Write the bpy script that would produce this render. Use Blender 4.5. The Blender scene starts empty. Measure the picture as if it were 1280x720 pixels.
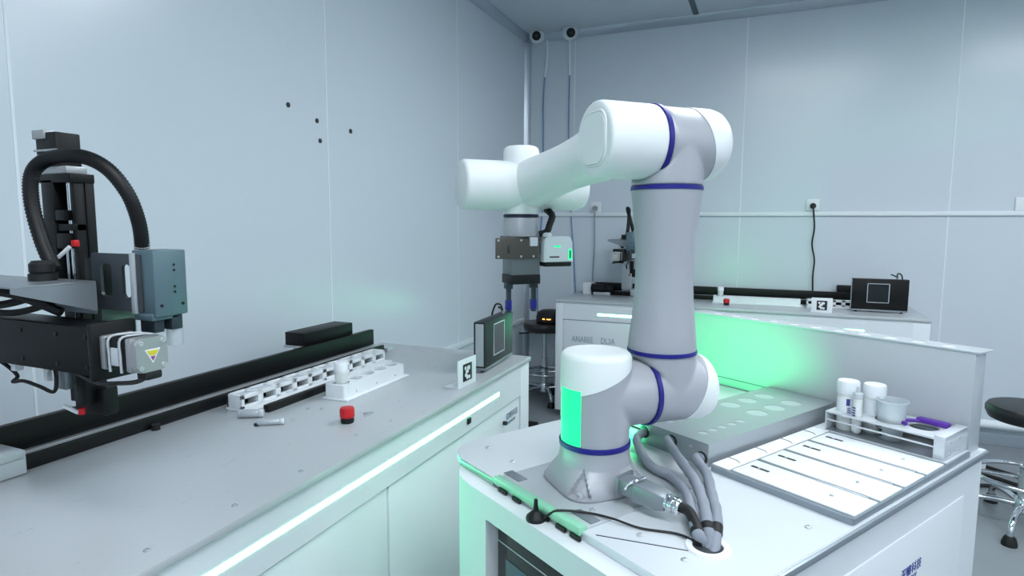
import bpy, bmesh, math, random
from mathutils import Vector as Vec, Matrix
random.seed(4)
S = bpy.context.scene
COL = S.collection

# ------------------------------------------------------------------ camera
F_PX, YAW, PITCH, ROLL, CAMH = 755.3, -.3970, .1042, .0041, 1.45
sy, cy, sp, cp = math.sin(YAW), math.cos(YAW), math.sin(PITCH), math.cos(PITCH)
fw = Vec((sy*cp, cy*cp, -sp)); rt = Vec((cy, -sy, 0)); up = rt.cross(fw)
c_, s_ = math.cos(ROLL), math.sin(ROLL)
rt, up = c_*rt + s_*up, -s_*rt + c_*up
cam = bpy.data.cameras.new('camera'); cam_o = bpy.data.objects.new('camera', cam); COL.objects.link(cam_o)
cam.sensor_width = 36; cam.lens = F_PX*36/1280; cam.clip_start = .02
cam_o.matrix_world = Matrix(((rt.x, up.x, -fw.x, 0), (rt.y, up.y, -fw.y, 0), (rt.z, up.z, -fw.z, CAMH), (0, 0, 0, 1)))
S.camera = cam_o
CAM = Vec((0, 0, CAMH))

# ------------------------------------------------------------------ look, world, light levels
S.view_settings.view_transform = 'Standard'; S.view_settings.look = 'None'
S.view_settings.exposure = 0.12; S.view_settings.gamma = 1; S.view_settings.use_curve_mapping = False
S.cycles.use_denoising = True
S.cycles.max_bounces = 8; S.cycles.sample_clamp_indirect = 6
W = bpy.data.worlds.new('world'); S.world = W; W.use_nodes = True
W.node_tree.nodes['Background'].inputs[0].default_value = (.5, .6, .7, 1)
W.node_tree.nodes['Background'].inputs[1].default_value = .05
CEIL_LAMP = 15.5            # emission of the ceiling panels
STRIP = 34.0                # emission of the green light strips
BASE_LED = 1.0             # green status window of the arm
UNSEEN_LAMP_W = 34           # watts of the unseen green lamp added behind the arm


def ray(x, y): return rt*((x-640)/F_PX) - up*((y-360)/F_PX) + fw
def at(x, y, z):
    d = ray(x, y); return CAM + d*((z-CAMH)/d.z)
def aty(x, y, Y):
    d = ray(x, y); return CAM + d*(Y/d.y)
def atx(x, y, X):
    d = ray(x, y); return CAM + d*(X/d.x)

# ------------------------------------------------------------------ materials
def lin(h):
    h = h.lstrip('#'); v = [int(h[i:i+2], 16)/255 for i in (0, 2, 4)]
    return tuple(a/12.92 if a <= .04045 else ((a+.055)/1.055)**2.4 for a in v) + (1,)
def mat(name, col, rough=.5, metal=0, spec=.5, noise=0, nscale=40, stretch=None, trans=0, coat=0, emit=None, es=0, bump=0, alpha=1):
    m = bpy.data.materials.new(name); m.use_nodes = True
    nt = m.node_tree; b = nt.nodes['Principled BSDF']
    col = lin(col) if isinstance(col, str) else col
    b.inputs['Base Color'].default_value = col
    b.inputs['Roughness'].default_value = rough; b.inputs['Metallic'].default_value = metal
    b.inputs['Specular IOR Level'].default_value = spec
    b.inputs['Transmission Weight'].default_value = trans
    b.inputs['Coat Weight'].default_value = coat
    b.inputs['Alpha'].default_value = alpha
    if emit:
        b.inputs['Emission Color'].default_value = emit if not isinstance(emit, str) else lin(emit)
        b.inputs['Emission Strength'].default_value = es
    if noise or bump:
        tc = nt.nodes.new('ShaderNodeTexCoord'); mp = nt.nodes.new('ShaderNodeMapping')
        mp.inputs['Scale'].default_value = stretch or (1, 1, 1)
        n = nt.nodes.new('ShaderNodeTexNoise'); n.inputs['Scale'].default_value = nscale; n.inputs['Detail'].default_value = 3
        nt.links.new(tc.outputs['Object'], mp.inputs[0]); nt.links.new(mp.outputs[0], n.inputs['Vector'])
        if noise:
            mr = nt.nodes.new('ShaderNodeMapRange')
            mr.inputs[3].default_value = max(.02, rough-noise); mr.inputs[4].default_value = min(1, rough+noise)
            nt.links.new(n.outputs['Fac'], mr.inputs[0]); nt.links.new(mr.outputs[0], b.inputs['Roughness'])
        if bump:
            bp = nt.nodes.new('ShaderNodeBump'); bp.inputs['Strength'].default_value = bump; bp.inputs['Distance'].default_value = .002
            nt.links.new(n.outputs['Fac'], bp.inputs['Height']); nt.links.new(bp.outputs[0], b.inputs['Normal'])
    return m

M = {}
M['wall'] = mat('wall_panel', '#c9d2da', .24, 0, .4, .04, 3)
M['seam'] = mat('wall_seam', '#dbe3e8', .5)
M['alu_trim'] = mat('aluminium_trim', '#b9c2cc', .3, .6)
M['ceil'] = mat('ceiling_panel', '#c6cfd6', .35, 0, .5)
M['dark_seam'] = mat('ceiling_seam', '#5a666c', .6)
M['floor'] = mat('floor_vinyl', '#7f858a', .35, 0, .5, .1, 6)
M['trunk'] = mat('white_trunking', '#dde4e8', .45)
M['cab'] = mat('white_powder_coat', '#d6dbe0', .45, 0, .35, .04, 60)
M['top'] = mat('satin_steel_top', '#b7bcc0', .30, .15, .5, .06, 25, (1, 12, 1))
M['lip'] = mat('steel_lip', '#8d979f', .35, .5)
M['cart_top'] = mat('brushed_aluminium_top', '#ced4d9', .33, .15, .5, .06, 30, (12, 1, 1))
M['alu'] = mat('anodised_aluminium', '#bcc2c7', .36, .35, .5, .06, 30, (1, 10, 1))
M['alu_w'] = mat('bright_aluminium', '#d6dbe0', .35, .35, .5, .05, 40)
M['alu_d'] = mat('grey_aluminium', '#8e959b', .38, .6, .5, .05, 40)
M['blk'] = mat('grey_block_aluminium', '#a0a7ac', .36, .4, .5, .06, 30, (1, 10, 1))
M['panel'] = mat('brushed_backboard', '#b4b9bf', .55, .1, .5, .08, 20, (1, 1, 20))
M['white'] = mat('white_plastic', '#dfe4e8', .42, 0, .5)
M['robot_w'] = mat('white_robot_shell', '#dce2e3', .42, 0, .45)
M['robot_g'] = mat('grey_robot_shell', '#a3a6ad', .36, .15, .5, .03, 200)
M['blue'] = mat('blue_ring', '#121178', .4)
M['black'] = mat('black_metal', '#08090a', .45, 0, .3)
M['blackp'] = mat('black_plastic', '#0c0d0f', .5, 0, .35)
M['rubber'] = mat('black_rubber', '#0b0b0d', .6)
M['hose'] = mat('grey_braided_sleeve', '#868c97', .75, 0, .3, 0, 400, None, bump=.5)
M['chrome'] = mat('chrome', '#d5d9dc', .12, 1)
M['steel'] = mat('steel_screw', '#c2c6c9', .3, .6)
M['green'] = mat('green_lamp_strip', '#b8f5da', .5, emit=(.10, 1, .45, 1), es=STRIP)
M['led'] = mat('green_status_window', '#20d080', .4, emit=(.0, .86, .24, 1), es=BASE_LED)
M['led_s'] = mat('small_green_lamp', '#20d080', .4, emit=(.02, .9, .35, 1), es=.9)
M['acryl'] = mat('clear_green_acrylic', '#a6e8c8', .15, 0, .5, trans=.35)
M['darkgreen'] = mat('dark_instrument_case', '#202629', .45, .2)
M['screen'] = mat('screen_glass', '#121a1c', .12, 0, .5)
M['screen_on'] = mat('lit_screen', '#33474e', .15, emit='#3a5a62', es=.35)
M['scr_red'] = mat('lit_screen_red', '#604a50', .2, emit='#6a4a52', es=.35)
M['scr_blue'] = mat('lit_screen_blue', '#40578a', .2, emit='#40609a', es=.4)
M['red'] = mat('red_plastic', '#c0101c', .35)
M['gripcase'] = mat('slate_blue_case', '#5a7079', .4, .3)
M['gripdark'] = mat('slate_dark_case', '#2f3a42', .4, .3)
M['silver'] = mat('cast_silver', '#a9abad', .38, .6)
M['pcb'] = mat('pale_green_board', '#7fa890', .5)
M['frost'] = mat('frosted_plastic', '#dfe9ee', .35, 0, .5, trans=.55, alpha=.75)
M['vial'] = mat('translucent_tube', '#eef2f2', .3, 0, .5, trans=.25)
M['liquid'] = mat('milky_cup', '#e6e8e6', .4, 0, .5, trans=.2)
M['purple'] = mat('purple_plastic', '#5a2aa0', .4)
M['txt'] = mat('navy_print', '#2a3684', .5)
M['txtg'] = mat('grey_print', '#8fa0ae', .5)
M['ink'] = mat('black_print', '#15171c', .5)
M['yellow'] = mat('yellow_print', '#c8c030', .5)
M['magenta'] = mat('purple_print', '#8a3f80', .5)
M['seat'] = mat('dark_seat_vinyl', '#1c1517', .4)
M['seatb'] = mat('black_seat_vinyl', '#121315', .4)
M['orange'] = mat('amber_lamp', '#ff9040', .4, emit=(1, .4, .08, 1), es=3)
M['cable_b'] = mat('blue_cable', '#6f8fb4', .5)
M['cable_g'] = mat('grey_cable', '#8d979c', .5)
M['navy'] = mat('dark_navy_ring', '#10122e', .4)
M['grip_g'] = mat('grey_gripper_body', '#6c7276', .38, .4)
M['plate_d'] = mat('dark_steel_plate', '#4a5056', .35, .5)
M['bracket'] = mat('bronze_grey_bracket', '#57544f', .35, .5)
M['lamp'] = mat('ceiling_lamp_diffuser', '#ffffff', .5, emit=(.90, .955, 1, 1), es=CEIL_LAMP)
M['hole'] = mat('dark_hole', '#2c3036', .8)

# ------------------------------------------------------------------ frames
ROOM = Matrix.Identity(4)
CART_A = .5504
CART = Matrix.Rotation(-CART_A, 4, 'Z')                         # local x, y = u, v along the cart
ARM_YAW = math.radians(46)
ARM = Matrix.Translation((-.318, 1.216, 0)) @ Matrix.Rotation(math.pi/2-ARM_YAW, 4, 'Z')   # x along the joint axes, y along the forearm
LB = Matrix.Translation((-.894, -.02, 0)) @ Matrix.Rotation(math.pi/2, 4, 'Z')
BB = Matrix.Translation((-1.425, 4.24, 0))
INFO = {}

# ------------------------------------------------------------------ mesh builder
class MB:
    off = None                 # optional shift of everything added
    def __init__(s): s.bm = bmesh.new(); s.mi = 0
    def _fin(s, geom_before, mtx=None):
        pass
    def add(s, verts, faces, mtx=None):
        vs = [s.bm.verts.new(((mtx @ Vec(v)) if mtx else Vec(v)) + (MB.off or Vec())) for v in verts]
        for f in faces:
            try:
                fc = s.bm.faces.new([vs[i] for i in f]); fc.material_index = s.mi
            except ValueError: pass
        return vs
    def box(s, lo, hi, bev=0, mtx=None, seg=2):
        x0, y0, z0 = [min(a, b) for a, b in zip(lo, hi)]; x1, y1, z1 = [max(a, b) for a, b in zip(lo, hi)]
        t = bmesh.new()
        v = [t.verts.new(p) for p in ((x0, y0, z0), (x1, y0, z0), (x1, y1, z0), (x0, y1, z0), (x0, y0, z1), (x1, y0, z1), (x1, y1, z1), (x0, y1, z1))]
        for f in ((3, 2, 1, 0), (4, 5, 6, 7), (0, 1, 5, 4), (1, 2, 6, 5), (2, 3, 7, 6), (3, 0, 4, 7)): t.faces.new([v[i] for i in f])
        if bev:
            bev = min(bev, .45*min(x1-x0, y1-y0, z1-z0))
            bmesh.ops.bevel(t, geom=t.edges[:], offset=bev, segments=seg, affect='EDGES', profile=.5)
        s.merge(t, mtx); return s
    def merge(s, t, mtx=None):
        t.verts.index_update()
        s.add([v.co.copy() for v in t.verts], [[v.index for v in f.verts] for f in t.faces], mtx); t.free()
    def lathe(s, prof, mtx=None, seg=32, cap=True, sq=None, dr=None):
        """prof: (r, z); sq(z) -> superellipse exponent"""
        vs, fs = [], []
        for r, z in prof:
            for k in range(seg):
                a = 2*math.pi*k/seg; c, n = math.cos(a), math.sin(a); q = 1
                if sq:
                    e = sq(z)
                    q = 1/((abs(c)**e+abs(n)**e)**(1/e))
                rr = r*q - (dr(a, z) if dr else 0)
                vs.append((rr*c, rr*n, z))
        for i in range(len(prof)-1):
            for k in range(seg):
                a, b = i*seg+k, i*seg+(k+1) % seg; fs.append((a, b, b+seg, a+seg))
        if cap:
            fs.append(tuple(range(seg-1, -1, -1))); fs.append(tuple(range((len(prof)-1)*seg, len(prof)*seg)))
        s.add(vs, fs, mtx); return s
    def cyl(s, p0, p1, r, r2=None, seg=24, bev=0):
        p0, p1 = Vec(p0), Vec(p1); L = (p1-p0).length; r2 = r if r2 is None else r2
        if bev:
            pr = [(r-bev, 0), (r-bev*.3, bev*.3), (r, bev), (r2, L-bev), (r2-bev*.3, L-bev*.3), (r2-bev, L)]
        else: pr = [(r, 0), (r2, L)]
        return s.lathe(pr, axis(p0, p1), seg)
    def tube(s, pts, r, seg=10, sub=6, cap=True, closed=False, rfun=None):
        P = smooth(pts, sub, closed) if sub > 1 else [Vec(p) for p in pts]
        n = len(P); vs, fs = [], []
        prev = None; dist = 0
        for i, p in enumerate(P):
            t = (P[(i+1) % n]-P[i-1]) if closed else (P[min(i+1, n-1)]-P[max(i-1, 0)])
            t.normalize()
            if prev is None:
                a = Vec((0, 0, 1)) if abs(t.z) < .9 else Vec((1, 0, 0)); u = t.cross(a).normalized()
            else:
                u = (prev - t*prev.dot(t)).normalized()
            prev = u; w = t.cross(u)
            if i: dist += (P[i]-P[i-1]).length
            rr = rfun(i, dist) if rfun else r
            for k in range(seg):
                a = 2*math.pi*k/seg; vs.append(p + u*rr*math.cos(a) + w*rr*math.sin(a))
        m = n if closed else n-1
        for i in range(m):
            for k in range(seg):
                a, b = i*seg+k, i*seg+(k+1) % seg; c, d = ((i+1) % n)*seg+(k+1) % seg, ((i+1) % n)*seg+k
                fs.append((a, b, c, d))
        if cap and not closed:
            fs.append(tuple(range(seg-1, -1, -1))); fs.append(tuple(range((n-1)*seg, n*seg)))
        s.add(vs, fs); return s
    def prism(s, poly, z0, z1, mtx=None, bev=0):
        t = bmesh.new(); n = len(poly)
        a = [t.verts.new((x, y, z0)) for x, y in poly]; b = [t.verts.new((x, y, z1)) for x, y in poly]
        t.faces.new(a[::-1]); t.faces.new(b)
        for i in range(n): t.faces.new((a[i], a[(i+1) % n], b[(i+1) % n], b[i]))
        if bev:
            es = [e for f in t.faces if len(f.verts) == n and n != 4 or (n == 4 and abs(f.normal.z) > .9) for e in f.edges]
            bmesh.ops.bevel(t, geom=list(set(es)), offset=bev, segments=2, affect='EDGES')
        s.merge(t, mtx); return s
    def ring_plate(s, outer, holes, z0, z1, mtx=None):
        """flat plate with round / polygon holes, by triangulated fill"""
        t = bmesh.new()
        for z in (z0, z1):
            es = []
            for loop in [outer]+holes:
                v = [t.verts.new((x, y, z)) for x, y in loop]
                es += [t.edges.new((v[i], v[(i+1) % len(v)])) for i in range(len(v))]
            bmesh.ops.triangle_fill(t, edges=es, use_beauty=True, use_dissolve=False)
        t.verts.ensure_lookup_table()
        tot = sum(len(l) for l in [outer]+holes); o = 0
        for loop in [outer]+holes:
            n = len(loop)
            for i in range(n):
                t.faces.new((t.verts[o+i], t.verts[o+(i+1) % n], t.verts[tot+o+(i+1) % n], t.verts[tot+o+i]))
            o += n
        s.merge(t, mtx); return s
    def loft(s, rings, mtx=None, cap=True):
        n = len(rings[0]); vs = [p for r in rings for p in r]; fs = []
        for i in range(len(rings)-1):
            for k in range(n):
                a, b = i*n+k, i*n+(k+1) % n; fs.append((a, b, b+n, a+n))
        if cap: fs.append(tuple(range(n-1, -1, -1))); fs.append(tuple(range((len(rings)-1)*n, len(rings)*n)))
        s.add(vs, fs, mtx); return s
    def cut(s, co, no):
        """keep what lies behind the plane"""
        g = s.bm.verts[:]+s.bm.edges[:]+s.bm.faces[:]
        r = bmesh.ops.bisect_plane(s.bm, geom=g, plane_co=co, plane_no=no, clear_outer=True)
        es = [e for e in r['geom_cut'] if isinstance(e, bmesh.types.BMEdge)]
        if es: bmesh.ops.holes_fill(s.bm, edges=es)
        return s
    def torus(s, c, n, R, r, seg=40, rs=8):
        m = axis(Vec(c), Vec(c)+Vec(n))
        s.tube([m @ Vec((R*math.cos(2*math.pi*k/seg), R*math.sin(2*math.pi*k/seg), 0)) for k in range(seg)], r, rs, 1, closed=True); return s

def axis(p0, p1):
    z = (Vec(p1)-Vec(p0)).normalized(); a = Vec((0, 0, 1)) if abs(z.z) < .99 else Vec((1, 0, 0))
    x = a.cross(z).normalized(); y = z.cross(x)
    return Matrix(((x.x, y.x, z.x, p0[0]), (x.y, y.y, z.y, p0[1]), (x.z, y.z, z.z, p0[2]), (0, 0, 0, 1)))
def smooth(pts, sub, closed=False):
    P = [Vec(p) for p in pts]; n = len(P); out = []
    for i in range(n if closed else n-1):
        g = (lambda j: P[j % n]) if closed else (lambda j: P[max(0, min(n-1, j))])
        a, b, c, d = g(i-1), g(i), g(i+1), g(i+2)
        for k in range(sub):
            t = k/sub
            out.append(.5*((2*b)+(c-a)*t+(2*a-5*b+4*c-d)*t*t+(3*b-a-3*c+d)*t**3))
    if not closed: out.append(P[-1])
    return out
def circ(x, y, r, n=20): return [(x+r*math.cos(2*math.pi*k/n), y+r*math.sin(2*math.pi*k/n)) for k in range(n)]
def rrect(x0, y0, x1, y1, r, n=5):
    out = []
    for cx, cy_, a0 in ((x1-r, y1-r, 0), (x0+r, y1-r, 90), (x0+r, y0+r, 180), (x1-r, y0+r, 270)):
        for k in range(n+1):
            a = math.radians(a0+90*k/n); out.append((cx+r*math.cos(a), cy_+r*math.sin(a)))
    return out

# ------------------------------------------------------------------ object helpers
def mesh_of(name, mb, mats, org, ang=38):
    bm = mb.bm
    bmesh.ops.translate(bm, verts=bm.verts[:], vec=-Vec(org))
    bmesh.ops.recalc_face_normals(bm, faces=bm.faces[:])
    me = bpy.data.meshes.new(name); bm.to_mesh(me); bm.free()
    for m in (mats if isinstance(mats, (list, tuple)) else [mats]): me.materials.append(M[m] if isinstance(m, str) else m)
    me.shade_smooth(); me.set_sharp_from_angle(angle=math.radians(ang))
    return me
def tag(o, label, cat, group=None):
    o['label'] = label; o['category'] = cat
    if group: o['group'] = group
    return o
def thing(name, label, cat, org=(0, 0, 0), fr=ROOM, group=None):
    o = bpy.data.objects.new(name, None); o.empty_display_size = .05; COL.objects.link(o)
    o.matrix_world = fr @ Matrix.Translation(org)
    INFO[o.name] = (fr, Vec(org)); return tag(o, label, cat, group)
def part(name, mb, mats, parent, label=None, ang=38):
    fr, org = INFO[parent.name]
    o = bpy.data.objects.new(name, mesh_of(name, mb, mats, org, ang)); COL.objects.link(o); o.parent = parent
    INFO[o.name] = (fr, org)
    if label: o['label'] = label
    return o
def solo(name, mb, mats, label, cat, fr=ROOM, group=None, ang=38):
    xs = [v.co for v in mb.bm.verts]
    lo = [min(v[i] for v in xs) for i in range(3)]; hi = [max(v[i] for v in xs) for i in range(3)]
    org = Vec(((lo[0]+hi[0])/2, (lo[1]+hi[1])/2, lo[2]))
    o = bpy.data.objects.new(name, mesh_of(name, mb, mats, org, ang)); COL.objects.link(o)
    o.matrix_world = fr @ Matrix.Translation(org); INFO[o.name] = (fr, org)
    return tag(o, label, cat, group)
def struct(name, mb, mats):
    o = bpy.data.objects.new(name, mesh_of(name, mb, mats, (0, 0, 0))); COL.objects.link(o); o['kind'] = 'structure'; return o
def fused(o, voxel=.0035, it=8, f=.5):
    r = o.modifiers.new('fuse', 'REMESH'); r.mode = 'VOXEL'; r.voxel_size = voxel; r.use_smooth_shade = True
    m = o.modifiers.new('soften', 'SMOOTH'); m.factor = f; m.iterations = it
    return o
def text_mb(txt, size, mtx, depth=.0006, font_scale_x=1):
    cu = bpy.data.curves.new('lettering', 'FONT'); cu.body = txt; cu.size = size; cu.extrude = depth; cu.align_x = 'LEFT'
    cu.resolution_u = 3
    ob = bpy.data.objects.new('lettering', cu); COL.objects.link(ob)
    dg = bpy.context.evaluated_depsgraph_get(); me = ob.evaluated_get(dg).to_mesh()
    mb = MB(); sc = Matrix.Diagonal((font_scale_x, 1, 1, 1))
    mb.add([v.co.copy() for v in me.vertices], [tuple(p.vertices) for p in me.polygons], mtx @ sc)
    ob.evaluated_get(dg).to_mesh_clear(); bpy.data.objects.remove(ob); bpy.data.curves.remove(cu)
    return mb
def front_text(x, y, z): # lettering that faces local -y
    return Matrix.Translation((x, y, z)) @ Matrix.Rotation(math.pi/2, 4, 'X')
def inv(fr, p): return fr.inverted() @ Vec(p)

# ================================================================== THE ROOM
XL, XR, YB, YF_, H = -1.915, 3.2, 4.855, -2.3, 3.0
struct('floor', MB().box((XL-.1, YF_-.1, -.08), (XR+.1, YB+.1, 0)), 'floor')
cm = MB().box((XL-.1, YF_-.1, H), (XR+.1, YB+.1, H+.08))
cm.mi = 1
for x in (-.55, .65, 1.85): cm.box((x-.02, YF_, H-.003), (x+.02, YB, H+.01))
struct('ceiling', cm, ['ceil', 'dark_seam'])
m = MB().box((XL-.1, YF_, 0), (XL, YB+.1, H)); m.mi = 1
for y in (-.26, 1.032, 2.326, 3.624): m.box((XL-.01, y-.004, .02), (XL+.0015, y+.004, H-.05))
struct('wall_left', m, ['wall', 'seam'])
m = MB().box((XL-.1, YB, 0), (XR+.1, YB+.1, H)); m.mi = 1
for x in (-1.49, -.19, 1.11, 2.41): m.box((x-.004, YB-.0015, .02), (x+.004, YB+.01, H-.05))
struct('wall_back', m, ['wall', 'seam'])
struct('wall_right', MB().box((XR, YF_, 0), (XR+.1, YB, H)), 'wall')
struct('wall_front', MB().box((XL-.1, YF_-.1, 0), (XR+.1, YF_, H)), 'wall')
# cove trims, corner post, wall trunking
struct('trim_1', MB().prism([(0, 0), (.05, 0), (.046, -.012), (.012, -.046), (0, -.05)], -.0, XR-XL, Matrix.Translation((XL, YB, H)) @ Matrix(((0, 0, 1, 0), (-1, 0, 0, 0), (0, 1, 0, 0), (0, 0, 0, 1)))), 'alu_trim')
struct('trim_2', MB().prism([(0, 0), (.05, 0), (.046, -.012), (.012, -.046), (0, -.05)], YF_, YB, Matrix.Translation((XL, 0, H)) @ Matrix(((1, 0, 0, 0), (0, 0, 1, 0), (0, 1, 0, 0), (0, 0, 0, 1)))), 'alu_trim')
struct('trim_3', MB().prism([(0, 0), (.045, 0), (.04, -.012), (.012, -.04), (0, -.045)], 0, H-.05, Matrix.Translation((XL, YB, 0))), 'alu_trim')
struct('trim_4', MB().box((XL+.045, YB-.016, 1.522), (XR, YB, 1.552), .003), 'trunk')       # trunking along the back wall
struct('trim_5', MB().box((XL, YF_, .61), (XL+.02, YB-.05, .65), .004), 'trunk')            # trunking along the left wall
struct('baseboard_back', MB().box((XL+.045, YB-.014, 0), (XR, YB, .08), .004), 'alu_trim')
struct('baseboard_left', MB().box((XL, YF_, 0), (XL+.014, YB-.05, .08), .004), 'alu_trim')

# ceiling light panels (out of the frame, they light the room)
LAMPS = [(.30, 2.55), (2.2, 2.9), (.30, .2), (2.2, .2), (.30, -1.5)]
for i, (x, y) in enumerate(LAMPS):
    t = thing('ceiling_light', ('white ceiling light panel over the aisle in front of the back bench', 'white ceiling light panel nearest the right wall and back wall',
        'white ceiling light panel above the camera position', 'white ceiling light panel by the right wall, beside the one above the camera', 'white ceiling light panel nearest the front wall')[i], 'ceiling light', (x, y, H), ROOM, 'ceiling light panels')
    f = MB()
    f.box((x-.62, y-.32, H-.012), (x+.62, y-.30, H)); f.box((x-.62, y+.30, H-.012), (x+.62, y+.32, H)); f.box((x-.62, y-.30, H-.012), (x-.60, y+.30, H)); f.box((x+.60, y-.30, H-.012), (x+.62, y+.30, H))
    part('lamp_frame', f, 'white', t)
    part('diffuser', MB().box((x-.60, y-.30, H-.009), (x+.60, y+.30, H-.001)), 'lamp', t)

# ================================================================== THE TWO BENCHES
def screw_mb(x, y, z, r=.006):
    return MB().lathe([(r, 0), (r, .0012), (r*.7, .0028), (r*.45, .003), (r*.4, .0015)], Matrix.Translation((x, y, z)), 12)
def bench(fr, depth, label, strip, screws, doors, txt, sz=.812):
    L = 2.35
    t = thing('lab_bench', label, 'bench', (L/2, depth/2, 0), fr, 'white lab benches with a green light strip')
    b = MB()
    b.box((0, .02, .06), (L, depth-.004, .882), .003)                               # carcass
    b.box((0, .004, .06), (.055, .03, .882), .002); b.box((L-.09, .004, .06), (L, .03, .882), .002)      # posts and rails of the front frame
    b.box((.055, .004, .757), (L-.09, .03, .882), 0); b.box((.055, .004, .06), (L-.09, .03, .10), 0)
    b.box((.03, .05, 0), (L-.03, depth-.03, .06))
    part('cabinet_body', b, 'cab', t)
    part('worktop', MB().box((-.004, -.004, .882), (L+.004, depth, .9), .0025), 'top', t, 'satin grey metal worktop')
    for x0, x1 in doors:
        d = part('door_panel', MB().box((x0, .010, .103), (x1, .028, .752), .002), 'cab', t)
    s0, s1 = strip
    part('light_strip', MB().box((s0, .0034, sz), (s1, .01, sz+.014)), 'green', t, 'glowing green light strip')
    for x, y in screws: part('screw', screw_mb(x, y, .9), 'steel', t)
    for mb, mt, nm in txt: part(nm, mb, mt, t)
    return t
lb_sc = [(.676, .048), (.856, .045), (1.038, .043), (1.278, .075), (1.413, .057), (1.315, .318), (1.408, .348), (1.424, .311)]
lx = 2.168
txt = [(MB().box((1.776, -.001, .783), (1.80, .008, .803), .001), 'blackp', 'socket'),
       (text_mb('深瞳科技', .030, front_text(2.118, .008, .693)), 'txtg', 'lettering'),
       (text_mb('DEEPATHY', .0165, front_text(2.13, .008, .672)), 'txtg', 'lettering'),
       (MB().cyl((2.095, .012, .690), (2.095, -.004, .690), .008, seg=16), 'ink', 'lock')]
bench(LB, .745, 'long white lab bench against the left wall with a bright green light strip', (.32, 2.04), lb_sc, [(.06, 1.318), (1.328, 2.258)], txt)
txt = [(text_mb('ANABEE', .062, front_text(.125, .008, .592), font_scale_x=.72), 'txtg', 'lettering'), (text_mb('DL3A', .062, front_text(.345, .008, .592), font_scale_x=.70), 'txtg', 'lettering')]
bench(BB, .60, 'white lab bench along the back wall behind the robot arm', (.32, 2.006), [(.35, .05), (.9, .05), (1.45, .05)], [(.06, 1.318), (1.328, 2.258)], txt, .797)

def rail(fr, x0, x1, y, label):
    t = thing('linear_rail', label, 'rail', ((x0+x1)/2, y+.05, .9), fr, 'black linear rails on the benches')
    part('front_track', MB().box((x0, y, .9), (x1-.03, y+.016, .932), .002), 'black', t)
    part('base_channel', MB().box((x0, y+.016, .9), (x1-.02, y+.09, .924), .002), 'alu_d', t, 'grey aluminium channel')
    part('back_plate', MB().box((x0, y+.075, .924), (x1, y+.095, .99), .002), 'black', t)
    part('guide', MB().box((x0, y+.035, .924), (x1-.03, y+.05, .931), .001), 'steel', t)
    e = MB().box((x1-.02, y-.01, .9), (x1+.02, y+.07, .916), .002)
    part('end_block', e, 'alu', t, 'aluminium end block')
    part('end_stop', MB().cyl((x1-.06, y-.012, .9), (x1-.06, y-.012, .922), .011), 'rubber', t)
    part('end_stop', MB().cyl((x0+1.0, y-.014, .9), (x0+1.0, y-.014, .916), .011), 'rubber', t)
    part('end_bracket', MB().box((x0-.075, y-.03, .9), (x0-.005, y+.08, .992), .003), 'white', t, 'white end bracket')
    part('drive_motor', MB().cyl((x0, y-.035, .952), (x0+.11, y-.035, .952), .034, seg=24, bev=.004).cyl((x0+.11, y-.035, .952), (x0+.17, y-.035, .952), .024, seg=20), 'blackp', t, 'black drive motor')
    part('motor_mount', MB().box((x0+.02, y-.06, .9), (x0+.15, y-.01, .925), .002), 'alu', t)
    return t
rail(LB, .10, 2.205, .606, 'long black linear rail along the back of the left bench')
rail(BB, .16, 2.10, .455, 'long black linear rail along the back of the far bench')

def control_box(fr, x0, x1, y0, y1, label):
    t = thing('control_box', label, 'control box', ((x0+x1)/2, (y0+y1)/2, .9), fr, 'flat black control boxes behind the rails')
    part('bracket', MB().box((x0+.03, y0+.02, .9), (x0+.05, y1-.01, .985), .001).box((x1-.05, y0+.02, .9), (x1-.03, y1-.01, .985), .001).box((x0-.01, y0+.0, .978), (x1+.005, y1, .986), .001), 'alu', t, 'aluminium bracket')
    part('case', MB().box((x0, y0, .986), (x1, y1, 1.036), .002), 'black', t)
    part('connector', MB().box((x1-.0, y0+.015, .996), (x1+.006, y0+.05, 1.022), .001), 'alu_d', t)
    return t
control_box(LB, 1.80, 2.09, .705, .80, 'flat black control box behind the far end of the left bench rail')
control_box(BB, 1.90, 2.19, .556, .598, 'flat control box on the back bench behind the upright black scanner')

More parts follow.
